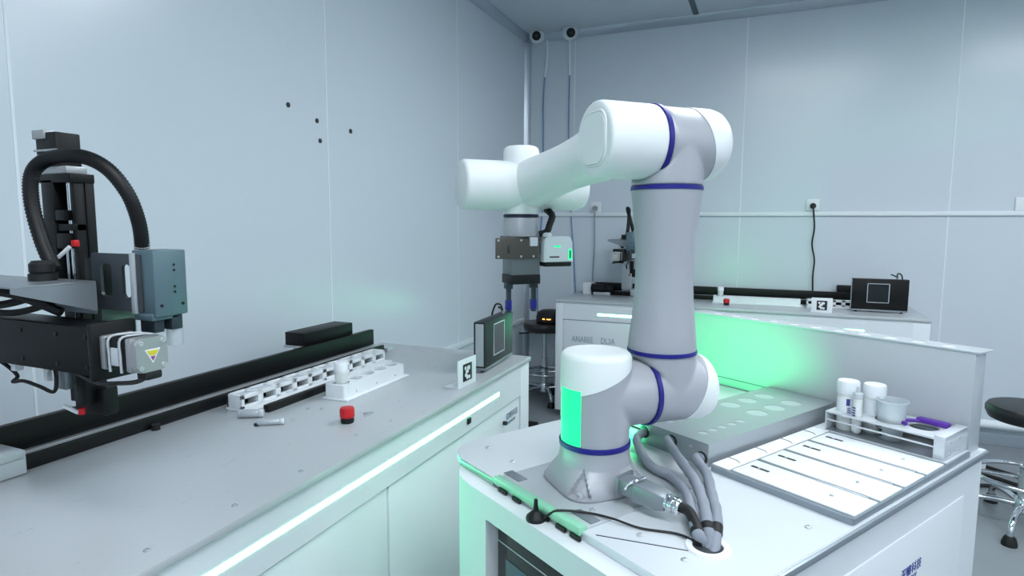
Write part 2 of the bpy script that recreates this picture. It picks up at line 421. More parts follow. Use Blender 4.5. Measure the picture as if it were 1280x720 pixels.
# ------------------------------------------------------------------ pick-and-place gantry
def gantry(fr, label, mk):
    t = thing('pick_and_place_gantry', label, 'gantry', (.74, .66, .9), fr, 'black pick-and-place gantries on the rails')
    part('carriage', MB().box((.70, .585, .934), (.79, .68, .955), .003).box((.70, .585, .902), (.79, .603, .940), .002).box((.62, .625, .950), (.70, .675, 1.19), .003).box((.62, .64, .936), (.75, .675, .955), .002), 'alu', t, 'aluminium carriage riding on the rail')
    b = MB().box((.67, .146, 1.19), (.735, .72, 1.275), .004)
    bo = part('beam', b, 'black', t)
    sc = MB()
    for y in (.16, .24, .34, .45):
        for z in (1.205, 1.258): part('screw', MB().cyl((.668, y, z), (.6705, y, z), .004, seg=10), 'blackp', bo)
    pass
    # stepper motor on the beam end, shaft along -y
    MB.off = Vec((0, .020, 0))
    mo = part('motor_flange', MB().box((.662, .114, 1.183), (.742, .126, 1.283), .004), 'blackp', t)
    part('motor_housing', MB().box((.674, .100, 1.204), (.730, .114, 1.262), .004), 'silver', t, 'cast silver motor housing')
    part('motor_housing', MB().box((.674, .036, 1.204), (.730, .050, 1.262), .004), 'silver', t, 'cast silver motor housing')
    part('motor_stack', MB().box((.676, .050, 1.206), (.728, .100, 1.260), .003), 'blackp', t)
    ml = MB().box((.6735, .066, 1.214), (.676, .084, 1.244), .0003)
    part('motor_label', ml, 'alu_w', t, 'pale type plate')
    fc = part('motor_cap', MB().prism(rrect(.674, 1.204, .730, 1.262, .010), 0, .014, Matrix.Translation((0, .036, 0)) @ Matrix.Rotation(math.pi/2, 4, 'X'), .003), 'silver', t, 'cast silver motor end cap')
    tri = lambda k: [(.702-.014*k, 1.242), (.702+.014*k, 1.242), (.702, 1.242-.024*k)]
    part('warning_label', MB().prism(tri(1), 0, .0006, Matrix.Translation((0, .0216, 0)) @ Matrix.Rotation(math.pi/2, 4, 'X')), 'white', fc, 'white triangular warning label')
    mbw = MB().prism([(.702-.0105, 1.240), (.702+.0105, 1.240), (.702+.0055, 1.2315), (.702-.0055, 1.2315)], 0, .001, Matrix.Translation((0, .0214, 0)) @ Matrix.Rotation(math.pi/2, 4, 'X'))
    part('warning_print', mbw, 'yellow', fc, 'yellow field of the warning label')
    part('warning_print', MB().prism([(.702-.0045, 1.230), (.702+.0045, 1.230), (.702, 1.222)], 0, .001, Matrix.Translation((0, .0214, 0)) @ Matrix.Rotation(math.pi/2, 4, 'X')), 'magenta', fc, 'purple tip of the warning label')
    sc = MB()
    for x in (.682, .722):
        for z in (1.212, 1.254): part('cap_screw', MB().lathe([(.0045, 0), (.0045, .0015), (.002, .002), (.0018, .0008)], axis((x, .022, z), (x, .02, z)), 12), 'steel', fc)
    part('motor_tie', MB().tube([(.674, .088, 1.203), (.6735, .088, 1.232), (.675, .088, 1.260), (.702, .088, 1.2625), (.729, .088, 1.260)], .0022, 8, 4), 'alu', t, 'pale cable tie round the motor')
    part('motor_tie', MB().tube([(.674, .060, 1.203), (.6735, .060, 1.232), (.675, .060, 1.260), (.702, .060, 1.2625), (.729, .060, 1.260)], .0022, 8, 4), 'alu', t, 'pale cable tie round the motor')
    part('motor_lead', MB().tube([(.70, .030, 1.196), (.685, .040, 1.188), (.672, .065, 1.186), (.668, .11, 1.183), (.69, .2, 1.184)], .004, 8, 5).box((.688, .020, 1.190), (.718, .045, 1.205), .004), 'rubber', t)
    MB.off = None
    # vertical axis behind the beam
    MB.off = Vec((0, .038, 0))
    c = MB()
    c.box((.80, .302, 1.08), (.818, .395, 1.545), .002); c.box((.772, .356, 1.29), (.80, .392, 1.535), .002); c.box((.78, .304, 1.09), (.80, .318, 1.53), .002)
    c.box((.768, .350, 1.29), (.80, .396, 1.45), .002); c.box((.772, .304, 1.30), (.80, .396, 1.32), .001); c.box((.772, .304, 1.435), (.80, .37, 1.448), .001); c.box((.772, .300, 1.528), (.818, .40, 1.545), .001)
    part('column', c, 'black', t)
    part('guide_shaft', MB().cyl((.788, .329, 1.10), (.788, .329, 1.53), .006, seg=14), 'chrome', t, 'bright steel guide shaft')
    part('guide_shaft', MB().cyl((.785, .344, 1.30), (.785, .344, 1.40), .004, seg=12), 'chrome', t, 'bright steel guide shaft')
    part('shaft_block', MB().box((.768, .318, 1.40), (.79, .349, 1.43), .002), 'blackp', t)
    part('shaft_block', MB().box((.768, .320, 1.455), (.786, .348, 1.475), .002), 'blackp', t)
    hd = MB().box((.772, .335, 1.56), (.818, .398, 1.625), .002)
    part('axis_motor', hd, 'blackp', t)
    part('motor_plate', MB().box((.768, .365, 1.612), (.79, .402, 1.630), .002), 'silver', t, 'silver plate of the upper motor')
    part('motor_plate', MB().box((.768, .332, 1.588), (.82, .40, 1.592), .0005), 'silver', t, 'silver plate of the upper motor')
    part('motor_plate', MB().box((.775, .315, 1.545), (.815, .39, 1.56), .002), 'silver', t, 'silver plate of the upper motor')
    part('type_plate', MB().box((.770, .37, 1.563), (.773, .394, 1.583), .0003), 'alu', t)
    MB.off = None
    # cable tray above the beam
    tr = MB().box((.60, .225, 1.343), (.735, .66, 1.346), .0008)
    tr.prism([(.735, 1.343), (.735, 1.29), (.60, 1.335), (.60, 1.343)], 0, .003, Matrix.Translation((0, .228, 0)) @ Matrix.Rotation(math.pi/2, 4, 'X'))
    tr.box((.733, .228, 1.285), (.736, .35, 1.345))
    part('cable_tray', tr, 'alu_d', t, 'grey sheet metal cable tray')
    ca = MB()
    ca.tube([(.66, .62, 1.30), (.65, .48, 1.318), (.66, .40, 1.30), (.70, .33, 1.318), (.71, .25, 1.34)], .007, 8, 6)
    ca.tube([(.67, .62, 1.285), (.66, .5, 1.29), (.68, .38, 1.285), (.70, .29, 1.31), (.72, .30, 1.338)], .006, 8, 6)
    ca.tube([(.65, .60, 1.325), (.64, .45, 1.33), (.66, .34, 1.325), (.70, .27, 1.29)], .009, 8, 6)
    part('cables', ca, 'rubber', t)
    part('cable_tie', MB().torus((.655, .45, 1.322), (0, 1, 0), .014, .0025, 20, 6), 'white', t, 'white cable tie')
    # corrugated hose from the tray to the gripper
    gl = MB().lathe([(.022, 0), (.022, .012), (.018, .014), (.020, .016), (.020, .03), (.015, .036)], Matrix.Translation((.70, .317, 1.346)), 16)
    part('hose_gland', gl, 'rubber', t)
    hp = [inv(LB, aty(a, b, y)) for a, b, y in ((68, 338, .70), (52, 300, .70), (40, 255, .70), (40, 218, .702), (60, 199, .708), (98, 195, .715), (133, 210, .73), (160, 243, .748), (174, 280, .765), (178, 312, .775))]
    part('corrugated_hose', MB().tube(hp, .0115, 14, 20, rfun=lambda i, d: .0132 if i % 2 else .0115), 'blackp', t, ang=80)
    part('hose_fitting', MB().cyl(hp[-1]-Vec((0, 0, .004)), hp[-1]+Vec((0, 0, .012)), .0132, seg=18), 'steel', t)
    # slotted bracket and gripper head
    def slot(y0, z0, y1, z1, r): return rrect(y0, z0, y1, z1, r)
    pl = MB().ring_plate(rrect(.135, 1.29, .27, 1.395, .004), [slot(.214, 1.315, .246, 1.376, .009), slot(.163, 1.315, .186, 1.376, .009)], 0, .006, Matrix(((0, 0, 1, .757), (1, 0, 0, 0), (0, 1, 0, 0), (0, 0, 0, 1))))
    part('slotted_bracket', pl, 'plate_d', t, 'dark bracket plate with two slots')
    part('bracket_edge', MB().box((.752, .148, 1.287), (.758, .158, 1.397), .001), 'alu', t)
    part('bracket_arm', MB().box((.763, .255, 1.30), (.80, .30, 1.385), .002), 'black', t)
    g = MB().box((.760, .106, 1.282), (.826, .162, 1.402), .003)
    g.box((.757, .112, 1.275), (.81, .16, 1.288), .002)
    gp = part('gripper_case', g, 'gripcase', t, 'slate blue gripper case')
    gs = MB()
    for x in (.79, .80):
        for z in (1.375, 1.365, 1.335, 1.325): 
            if x == .80: part('case_screw', MB().cyl((x, .1065, z), (x, .105, z), .0024, seg=10), 'blackp', gp)
    for x in (.772, .815): part('case_screw', MB().cyl((x, .1065, 1.302), (x, .105, 1.302), .003, seg=10), 'blackp', gp)
    part('jaw_block', MB().box((.765, .118, 1.252), (.785, .156, 1.276), .002).box((.795, .112, 1.254), (.818, .150, 1.282), .002), 'gripdark', t)
    part('suction_cup', MB().lathe([(.012, 0), (.014, .004), (.014, .03), (.010, .036)], Matrix.Translation((.812, .128, 1.222)), 18), 'frost', t, 'frosted plastic tip')
    part('circuit_board', MB().box((.775, .185, 1.248), (.778, .275, 1.288), .0005), 'pcb', t, 'pale green circuit board')
    # bits below the beam
    lo = MB().box((.77, .28, 1.075), (.80, .37, 1.13), .004).box((.75, .30, 1.10), (.775, .33, 1.19), .002)
    part('lower_stop', lo, 'black', t)
    part('sensor', MB().box((.735, .335, 1.13), (.752, .365, 1.19), .002), 'alu_d', t)
    lc = MB().tube([(.70, .55, 1.185), (.69, .46, 1.188), (.70, .42, 1.16), (.70, .435, 1.145), (.70, .40, 1.15), (.71, .37, 1.14), (.72, .345, 1.13), (.72, .335, 1.16), (.73, .36, 1.185)], .0035, 8, 6)
    part('sensor_cables', lc, 'rubber', t)
    part('clip', MB().box((.69, .405, 1.17), (.705, .42, 1.186), .002), 'white', t, 'white cable clip')
    part('clip', MB().box((.712, .352, 1.15), (.724, .36, 1.175), .002), 'white', t, 'white cable clip')
    part('indicator', MB().cyl((.748, .312, 1.082), (.748, .312, 1.094), .006, seg=12), 'red', t, 'small red tube fitting')
    part('indicator', MB().box((.755, .312, 1.405), (.766, .322, 1.418), .002), 'red', t, 'small red tube fitting')
    part('air_tube', MB().tube([(.745, .318, 1.085), (.735, .345, 1.098)], .004, 8, 2), 'white', t, 'white air tube')
    part('air_tube', MB().tube([(.755, .325, 1.405), (.745, .345, 1.385)], .004, 8, 2), 'white', t, 'white air tube')
    return t
gantry(LB, 'black pick-and-place gantry with an arched corrugated hose over the left bench', 1)
gantry(BB @ Matrix.Translation((-.235, -.151, 0)), 'black gantry on the back bench, half hidden behind the robot arm', 1)

# ------------------------------------------------------------------ small things on the benches
def slotted_rack(fr, x0, x1, y0, label):
    t = thing('slotted_rack', label, 'rack', ((x0+x1)/2, y0+.05, .9), fr, 'white slotted tube racks')
    part('rack_base', MB().box((x0, y0, .9), (x1, y0+.10, .910), .002), 'white', t)
    n = 10; w = (x1-x0)/n
    f = MB().box((x0, y0+.035, .938), (x1, y0+.043, .95), .001).box((x0, y0+.035, .91), (x1, y0+.043, .919), .001)
    for k in range(n+1): f.box((x0+k*w-.010 if k else x0, y0+.035, .91), (min(x1, x0+k*w+.010), y0+.095, .95), .001)
    f.box((x0, y0+.088, .91), (x1, y0+.095, .95), .001)
    part('slot_frame', f, 'white', t)
    tops = MB()
    for k in range(n): tops.box((x0+k*w+.008, y0+.043, .940), (x0+(k+1)*w-.008, y0+.075, .9485), .002)
    part('slot_covers', tops, 'alu_w', t)
    part('backing', MB().box((x0+.004, y0+.078, .91), (x1-.004, y0+.084, .936), 0), 'blackp', t, 'black backing strip')
    return t
slotted_rack(LB, 1.30, 2.02, .46, 'long white slotted rack in front of the left bench rail')
slotted_rack(BB, 1.70, 2.26, .31, 'white slotted rack on the back bench, partly behind the black scanner')
def tube_block(fr, x0, x1, y0, y1, n, label):
    t = thing('tube_block', label, 'tube block', ((x0+x1)/2, (y0+y1)/2, .9), fr, 'white tube blocks with round holes')
    yc = (y0+y1)/2; sp_ = (x1-x0)/n; hs = [circ(x0+sp_*(k+.5), yc, min(sp_*.40, .026)) for k in range(n)]
    b = MB().ring_plate(rrect(x0, y0, x1, y1, .008), hs, .906, .948)
    part('block', b, 'white', t)
    part('foot_plate', MB().box((x0-.006, y0-.014, .9), (x1+.014, y1+.004, .906), .0015), 'white', t)
    for k in range(n): part('well', MB().lathe([(.0255, 0), (.0255, .034), (.022, .035), (.021, .004)], Matrix.Translation((x0+sp_*(k+.5), yc, .907)), 20).box((x0+sp_*(k+.5)-.002, yc-.002, .908), (x0+sp_*(k+.5)+.002, yc+.002, .910)), 'alu_w', t)
    for k in range(3): part('screw', MB().cyl((x0+.06+k*.11, y0-.0015, .918), (x0+.06+k*.11, y0+.001, .918), .003, seg=10), 'steel', t)
    return t
tube_block(LB, 1.515, 1.855, .298, .375, 5, 'white tube block with round wells behind the red button on the left bench')
tube_block(BB, 1.09, 1.66, .30, .375, 6, 'white tube block with round wells on the back bench')
def vial(fr, x, y, label):
    t = thing('sample_tube', label, 'tube', (x, y, .912), fr, 'white capped tubes standing in the tube blocks')
    part('tube_body', MB().lathe([(.016, 0), (.0195, .005), (.0195, .070)], Matrix.Translation((x, y, .912)), 24), 'vial', t)
    part('tube_cap', MB().lathe([(.0215, .070), (.0215, .098), (.0195, .101)], Matrix.Translation((x, y, .912)), 24), 'white', t)
vial(LB, 1.549, .3365, 'white capped tube standing in the nearest well of the left bench block')
vial(BB, 1.1375, .3375, 'white tube standing in the left end of the back bench block')
def stop_button(fr, x, y, label):
    t = thing('stop_button', label, 'button', (x, y, .9), fr, 'red push buttons on the benches')
    part('collar', MB().lathe([(.017, 0), (.0185, .003), (.0185, .013), (.016, .016)], Matrix.Translation((x, y, .9)), 24), 'blackp', t, 'black collar')
    part('push_cap', MB().lathe([(.0165, 0), (.0205, .004), (.0205, .022), (.018, .029), (.01, .031)], Matrix.Translation((x, y, .914)), 24), 'red', t)
stop_button(LB, 1.353, .161, 'red push button with a black collar on the left bench')
stop_button(BB, 1.188, .19, 'small red push button at the front of the back bench')
def marker_card(fr, x0, x1, y, label, rot=0):
    fr = fr @ Matrix.Translation(((x0+x1)/2, y, 0)) @ Matrix.Rotation(rot, 4, 'Z'); w = (x1-x0)/2
    t = thing('marker_stand', label, 'marker', (0, 0, .9), fr, 'white stands with a black square marker')
    part('stand_plate', MB().box((-w, -.002, .9), (w, .003, .995), .001).box((-w, .003, .9), (w, .055, .903), .001), 'white', t)
    part('black_square', MB().box((-.030, -.003, .917), (.030, -.001, .977), .0002), 'ink', t, 'black printed square')
    bl = MB()
    for (a, b, ww, hh) in ((-.015, .963, .006, .006), (.006, .961, .010, .007), (-.004, .950, .010, .006), (-.012, .938, .007, .006), (.010, .929, .007, .006), (-.004, .931, .006, .008)):
        bl.prism(rrect(a-ww, b-hh, a+ww, b+hh, .004, 3), 0, .0008, Matrix.Translation((0, -.003, 0)) @ Matrix.Rotation(math.pi/2, 4, 'X'))
    part('white_blots', bl, 'white', t, 'white blots in the black square')
marker_card(LB, 1.777, 1.899, .035, 'white marker stand with a black square at the front edge of the left bench', -.05)
marker_card(BB, 1.71, 1.83, .05, 'white marker stand with a black square on the back bench')
def scanner(fr, x0, x1, y, hgt, label, rot=0, mt='darkgreen'):
    fr = fr @ Matrix.Translation((x0, y, 0)) @ Matrix.Rotation(rot, 4, 'Z'); w = x1-x0
    t = thing('scanner_box', label, 'scanner', (w/2, .02, .9), fr, 'upright flat black scanner boxes')
    f = MB()
    for x in (.03, w-.03): f.cyl((x, .02, .9), (x, .02, .908), .009, seg=14)
    part('feet', f, 'rubber', t)
    part('base_strip', MB().box((.002, 0, .908), (w-.002, .044, .918), .001), 'alu_d', t)
    part('case', MB().box((0, 0, .918), (w, .046, .9+hgt), .002), mt, t)
    part('end_plate', MB().box((-.002, .006, .925), (.0, .038, .9+hgt-.006), .0005), 'alu', t, 'silver end plate')
    part('end_screw', MB().cyl((-.0035, .022, .935), (-.002, .022, .935), .003, seg=10), 'steel', t)
    s = .062; cx, cz = w*.47, .9+hgt*.58
    fr_ = MB()
    for a in ((cx-s, cz-s, cx+s, cz-s+.004), (cx-s, cz+s-.004, cx+s, cz+s), (cx-s, cz-s, cx-s+.004, cz+s), (cx+s-.004, cz-s, cx+s, cz+s)):
        fr_.box((a[0], -.002, a[1]), (a[2], .001, a[3]), 0)
    part('window_outline', fr_, 'alu', t, 'silver outline of the scan window')
    part('scan_window', MB().box((cx-s+.004, -.001, cz-s+.004), (cx+s-.004, .001, cz+s-.004), 0), 'screen', t)
    part('plug', MB().cyl((w*.80, .022, .9+hgt), (w*.80, .022, .9+hgt+.014), .007, seg=12), 'alu_d', t)
    part('lead', MB().tube([(w*.80, .022, .9+hgt+.010), (w*.80, .03, .9+hgt+.032), (w*.84, .05, .9+hgt+.036), (w*.90, .07, .9+hgt+.02), (w*.93, .085, .9+hgt-.03), (w*.93, .07, .9+hgt-.10)], .004, 8, 6).tube([(w*.80, .022, .9+hgt+.012), (w*.74, .024, .9+hgt+.024), (w*.68, .026, .9+hgt+.03)], .004, 8, 4), 'rubber', t)
scanner(LB, 2.012, 2.330, .048, .19, 'upright dark scanner box with a square window on the end of the left bench', .07)
scanner(BB, 1.951, 2.265, .20, .215, 'upright black scanner box at the right end of the back bench', 0, 'black')
for i, (x, y, l, r) in enumerate(((1.265, .335, .055, .009), (1.29, .435, .05, .012))):
    lab = ('silver standoff pin lying near the front of the left bench slotted rack', 'silver block pin at the near end of the left slotted rack')[i]
    p0, p1 = Vec((x-l*.55, y+.035, .9+r)), Vec((x, y-.015, .9+r))
    t = thing('standoff_pin', lab, 'pin', ((p0.x+p1.x)/2, (p0.y+p1.y)/2, .9), LB, 'silver standoff pins on the left bench')
    part('shank', MB().cyl(p0, p1, r, seg=14, bev=.001), 'alu', t)
    part('head', MB().cyl(p1, p1+(p1-p0).normalized()*.012, r*.98, seg=14, bev=.001), 'alu_w', t)
b = MB().box((1.33, .425, .9), (1.70, .445, .922), .002)
solo('guard_strip', b, 'blackp', 'black strip lying along the front of the left bench slotted rack', 'strip', LB)
for i, (x, y) in enumerate(((1.418, .143), (1.432, .158), (1.444, .146))):
    solo('hex_nut', MB().lathe([(.0065, 0), (.0065, .006), (.0035, .006), (.0035, .001)], Matrix.Translation((x, y, .9)), 6), 'steel',
         'loose steel nut in the small cluster beside the red button', 'nut', LB, 'loose nuts beside the red button')
solo('rubber_stop', MB().cyl((1.232, .371, .9), (1.232, .371, .906), .007, seg=14), 'rubber', 'tiny black rubber stop on the left bench, nearest the camera of the rack bits', 'stop', LB)

# ================================================================== THE CART
u0, u1, v0, v1 = -1.235, -.495, .668, 1.80
cart = thing('robot_cart', 'white robot cart in the foreground carrying the robot arm', 'cart', ((u0+u1)/2, (v0+v1)/2, 0), CART)
def rcorner(x0, y0, x1, y1, r, n=8):     # only the front-left corner is rounded
    return [(x1, y0), (x1, y1), (x0, y1)] + [(x0+r-r*math.cos(math.radians(90*k/n)), y0+r-r*math.sin(math.radians(90*k/n))) for k in range(n+1)]
SU0, SU1, SZ0, SZ1 = -1.021, -.60, .46, .831
b = MB()
b.prism([(u1, v0+.04), (u1, v1), (u0, v1), (u0, v0+.145), (u0+.13, v0+.04)], .06, .884)
b.prism(rcorner(u0, v0, SU0, v0+.16, .145), .06, .884)
b.box((SU0, v0, SZ1), (u1, v0+.04, .884)); b.box((SU1, v0, .06), (u1, v0+.04, SZ1)); b.box((SU0, v0, .06), (SU1, v0+.04, SZ0))
b.box((u0+.05, v0+.08, .0), (u1-.03, v1-.03, .06))
part('cart_body', b, 'cab', cart)
part('side_panel', MB().box((u1, .80, .10), (u1+.004, 1.685, .812), .0015), 'cab', cart)
part('top_plate', MB().prism(rcorner(-1.275, .710, u1+.006, 1.806, .09), .884, .900, None, .0015), 'cart_top', cart, 'brushed aluminium top plate')
part('edge_trim', MB().box((u1+.0005, .715, .8845), (u1+.012, 1.806, .8975), .002), 'lip', cart, 'dark grey edge trim')
# screen in the front recess
sc = part('screen_bezel', MB().box((SU0+.012, v0+.022, SZ0), (SU1, v0+.041, SZ1-.004), .004), 'screen', cart, 'dark screen bezel')
part('screen_line', MB().box((SU0+.014, v0+.0205, SZ1-.046), (SU1-.002, v0+.0225, SZ1-.0445)), 'alu_w', sc)
part('display', MB().box((SU0+.045, v0+.0205, SZ0+.03), (SU1-.04, v0+.0225, SZ1-.075)), 'screen_on', sc, 'faintly lit display')
part('display_patch', MB().box((SU0+.085, v0+.0195, SZ1-.105), (SU0+.125, v0+.0208, SZ1-.088), 0), 'scr_blue', sc)
part('display_patch', MB().box((SU0+.062, v0+.0195, SZ1-.15), (SU0+.085, v0+.0208, SZ1-.118), 0), 'scr_red', sc)
# base plate, seams, hinge bar
part('base_plate', MB().box((-1.045, .722, .9), (-.767, 1.06, .904), .0012), 'alu', cart, 'grey aluminium plate under the arm')
for a, bq in (((-.745, .722), (-.60, .825)),):
    part('seam', MB().tube([(a[0], a[1], .9), ((a[0]+bq[0])/2, (a[1]+bq[1])/2, .9), (bq[0], bq[1], .9)], .0012, 6, 2), 'hole', cart)
part('edge_strip', MB().box((-1.19, .706, .8845), (-1.05, .7098, .8985), .001), 'acryl', cart, 'clear green edge strip')
part('hinge_bar', MB().box((-1.045, .702, .893), (-.767, .722, .909), .003), 'acryl', cart, 'clear green acrylic bar')
hb = MB()
for u in (-1.02, -.97, -.88, -.83, -.79): part('latch', MB().box((u, .6985, .886), (u+.028, .7035, .894), .001), 'blackp', cart)
for uu, vv in ((-1.025, .748), (-.80, .748)):
    part('name_plate', MB().box((uu-.028, vv-.012, .904), (uu+.028, vv+.012, .9062), .001), 'alu_d', cart, 'small engraved metal plate')
for u, v in ((-1.209, .798), (-1.104, .797), (-1.02, .785), (-.699, .786), (-.601, .786), (-.54, 1.06)): part('screw', screw_mb(u, v, .9, .0065), 'steel', cart)
part('screw', screw_mb(-.813, .777, .904, .0065), 'steel', cart)
gr = MB().lathe([(.026, -.002), (.026, .0035), (.029, .005), (.037, .004), (.039, 0)], Matrix.Translation((-.603, .85, .9)), 32, cap=False)
part('cable_grommet', gr, 'white', cart, 'white cable grommet')
part('grommet_hole', MB().cyl((-.603, .85, .8995), (-.603, .85, .9008), .027), 'hole', cart)
tm = Matrix(((0, 0, 1, u1+.0042), (1, 0, 0, 1.352), (0, 1, 0, .716), (0, 0, 0, 1)))
part('lettering', text_mb('深瞳科技', .0255, tm), 'txt', cart, 'navy lettering')
tm2 = Matrix(((0, 0, 1, u1+.0042), (1, 0, 0, 1.356), (0, 1, 0, .698), (0, 0, 0, 1)))
part('lettering', text_mb('DEEPATHY', .0165, tm2, font_scale_x=.95), 'txt', cart, 'navy lettering')
lg = MB()
lg.lathe([(.010, 0), (.010, .0006)], Matrix(((0, 0, 1, u1+.0042), (1, 0, 0, 1.325), (0, 1, 0, .714), (0, 0, 0, 1))), 6)
part('logo', lg, 'txt', cart, 'small dark emblem')
sm = Matrix(((0, -1, 0, -.515), (1, 0, 0, .93), (0, 0, 1, .9003), (0, 0, 0, 1)))

# backboard with a row of holes in its top flange
bb = thing('backboard', 'tall brushed metal backboard across the rear of the cart, lit green', 'panel', (-.90, 1.76, .9), CART)
part('front_sheet', MB().box((-1.325, 1.720, .9), (-.502, 1.7225, 1.150), .0008), 'panel', bb)
part('end_sheet', MB().box((-.5045, 1.7225, .9), (-.502, 1.79, 1.150), .0008), 'alu', bb)
part('rear_sheet', MB().box((-1.325, 1.7875, .9), (-.502, 1.79, 1.150), .0008), 'alu', bb)
hs = [circ(-1.235+.0665*k, 1.755, .0165, 18) for k in range(11)]
part('top_flange', MB().ring_plate([(-1.325, 1.718), (-.494, 1.718), (-.486, 1.794), (-1.325, 1.794)], hs, 1.150, 1.1535), 'alu', bb)
cups = MB()
for k in range(11): part('hole_cup', MB().lathe([(.0162, 1.1525), (.0162, 1.12), (.0145, 1.12), (.0145, 1.1525)], Matrix.Translation((-1.235+.0665*k, 1.755, 0)), 18, cap=False).cyl((-1.235+.0665*k, 1.755, 1.12), (-1.235+.0665*k, 1.755, 1.1522), .0158, seg=18), 'white', bb, 'white cup in a flange hole')
sx = MB()
part('rivet', MB().cyl((-.515, 1.7185, 1.125), (-.515, 1.720, 1.125), .0035, seg=12), 'steel', bb)
for v in (1.73, 1.775): part('rivet', MB().cyl((-.502, v, 1.144), (-.5005, v, 1.144), .003, seg=10), 'steel', bb)
part('crease', MB().box((-1.325, 1.7185, .948), (-.83, 1.7205, .950)), 'dark_seam', bb)

# heating block with holes, sleeves go in at its front
hbk = thing('tube_holder_block', 'grey aluminium block with rows of round holes and three sleeved hoses', 'block', (-.918, 1.42, .9), CART)
bx0, bx1, by0, by1, bz = -1.022, -.817, 1.140, 1.712, .955
holes = []
hr = [(-.978, 1.198+.0393*k, .0115) for k in range(5)] + [(-.874, 1.196+.038*k, .0115) for k in range(5)] + [(-.975, 1.45, .027), (-.972, 1.528, .027), (-.968, 1.606, .027), (-.890, 1.445, .027), (-.888, 1.525, .027), (-.886, 1.605, .027)]
holes = [circ(x, y, r, 20) for x, y, r in hr]
part('block_top', MB().ring_plate([(bx0, by0), (bx1, by0), (bx1, by1), (bx0, by1)], holes, bz-.004, bz), 'blk', hbk)
part('block_sides', MB().box((bx0, by0, .9), (bx1, by0+.004, bz-.004), .0006).box((bx0, by1-.004, .9), (bx1, by1, bz-.004), .0006).box((bx0, by0+.004, .9), (bx0+.004, by1-.004, bz-.004)).box((bx1-.004, by0+.004, .9), (bx1, by1-.004, bz-.004)), 'blk', hbk)
for x, y, r in hr:
    part('well', MB().lathe([(r*1.0, bz-.001), (r*.96, bz-.004), (r*.80, bz-.022), (r*.55, bz-.03), (r*.5, bz-.034), (r*1.02, bz-.034)], Matrix.Translation((x, y, 0)), 20), 'alu', hbk)
sx = MB()
for x, z in ((-.992, .94), (-.92, .938), (-.866, .937)): part('side_screw', MB().cyl((x, by0-.001, z), (x, by0+.001, z), .0035, seg=10), 'steel', hbk)
hx = [(-1.012, .930), (-.925, .932), (-.838, .918)]
for x, z in hx: part('port', MB().cyl((x+.004, by0-.0012, z), (x+.004, by0+.001, z), .0155, seg=20), 'hole', hbk)
def cz(px, py, z): return inv(CART, at(px, py, z))
gv = (-.603, .85)
hoses = [
 [(-1.010, 1.142, .930), (-1.006, 1.118, .926), (-.985, 1.088, .920), cz(812, 581, .916), cz(840, 596, .918), cz(858, 616, .924), cz(866, 645, .926), cz(873, 668, .918), (gv[0]-.012, gv[1]+.012, .892)],
 [(-.923, 1.142, .932), (-.916, 1.12, .936), cz(856, 583, .938), cz(868, 600, .940), cz(878, 625, .936), cz(884, 655, .926), (gv[0]+.002, gv[1]+.003, .890)],
 [(-.836, 1.142, .918), (-.832, 1.118, .922), cz(883, 592, .924), cz(890, 620, .928), cz(896, 648, .924), (gv[0]+.014, gv[1]-.004, .890)]]
for h in hoses:
    ho = part('sleeved_hose', MB().tube(h, .0105, 14, 10, rfun=lambda i, d: .0105+.0006*math.sin(i*1.1)), 'hose', hbk, 'grey braided hose')
    P = smooth(h, 10); n = len(P)
    i0 = int(n*.83)
    part('tape_band', MB().tube(P[i0:i0+3], .0114, 14, 1), 'rubber', ho, 'black tape band')

# ribbed tray
tray = thing('sample_tray', 'shallow white tray with four lanes on the right of the cart', 'tray', (-.65, 1.42, .9), CART)
tx0, tx1, ty0, ty1 = -.806, -.4935, 1.131, 1.714
part('tray_frame', MB().prism(rrect(tx0, ty0, tx1, ty1, .007, 4), .9, .9125, None, .0008), 'lip', tray, 'grey metal frame of the tray')
lanes = [1.140, 1.248, 1.357, 1.466, 1.572]
for k in range(4):
    p = MB().box((tx0+.050, lanes[k]+.002, .9125), (tx1-.004, lanes[k+1]-.011, .9165), .001)
    p = part('lane', p, 'white', tray)
    part('slot_mark', MB().box((tx0+.062, lanes[k]+.052, .9165), (tx0+.104, lanes[k]+.061, .9170)), 'ink', p, 'black slot')
    part('lane_label', MB().box((tx0+.078, lanes[k]+.054, .917), (tx0+.083, lanes[k]+.059, .9173)), 'alu', p)
    part('lane_screw', screw_mb(tx1-.07, lanes[k]+.05, .9165, .004), 'steel', p)
for k in range(1, 4): part('rib', MB().box((tx0+.048, lanes[k]-.0105, .9125), (tx1-.022, lanes[k]+.0005, .9178), .0025), 'alu_d', tray)
part('side_strip', MB().box((tx0+.002, ty0+.006, .9125), (tx0+.045, lanes[4], .9165), .001), 'white', tray)
tk = MB()
for k in range(4): part('wire', MB().tube([(tx0+.004, lanes[k]+.057, .9170), (tx0+.028, lanes[k]+.055, .9170), (tx0+.04, lanes[k]+.046, .9172)], .0008, 6, 3), 'ink', tray)
part('lane', MB().box((tx0+.002, lanes[4]+.002, .9125), (tx1-.004, ty1-.002, .9165), .001), 'alu_w', tray)
t2 = thing('left_tray', 'white tray end showing between the robot base and the holed block', 'tray', (-1.12, 1.4, .9), CART)
part('tray_frame', MB().box((-1.235, 1.14, .9), (-1.028, 1.705, .925), .002), 'alu_w', t2)
for a_ in (1.15, 1.25): part('tray_slot', MB().box((-1.075, a_, .925), (-1.035, a_+.012, .9256)), 'ink', t2)

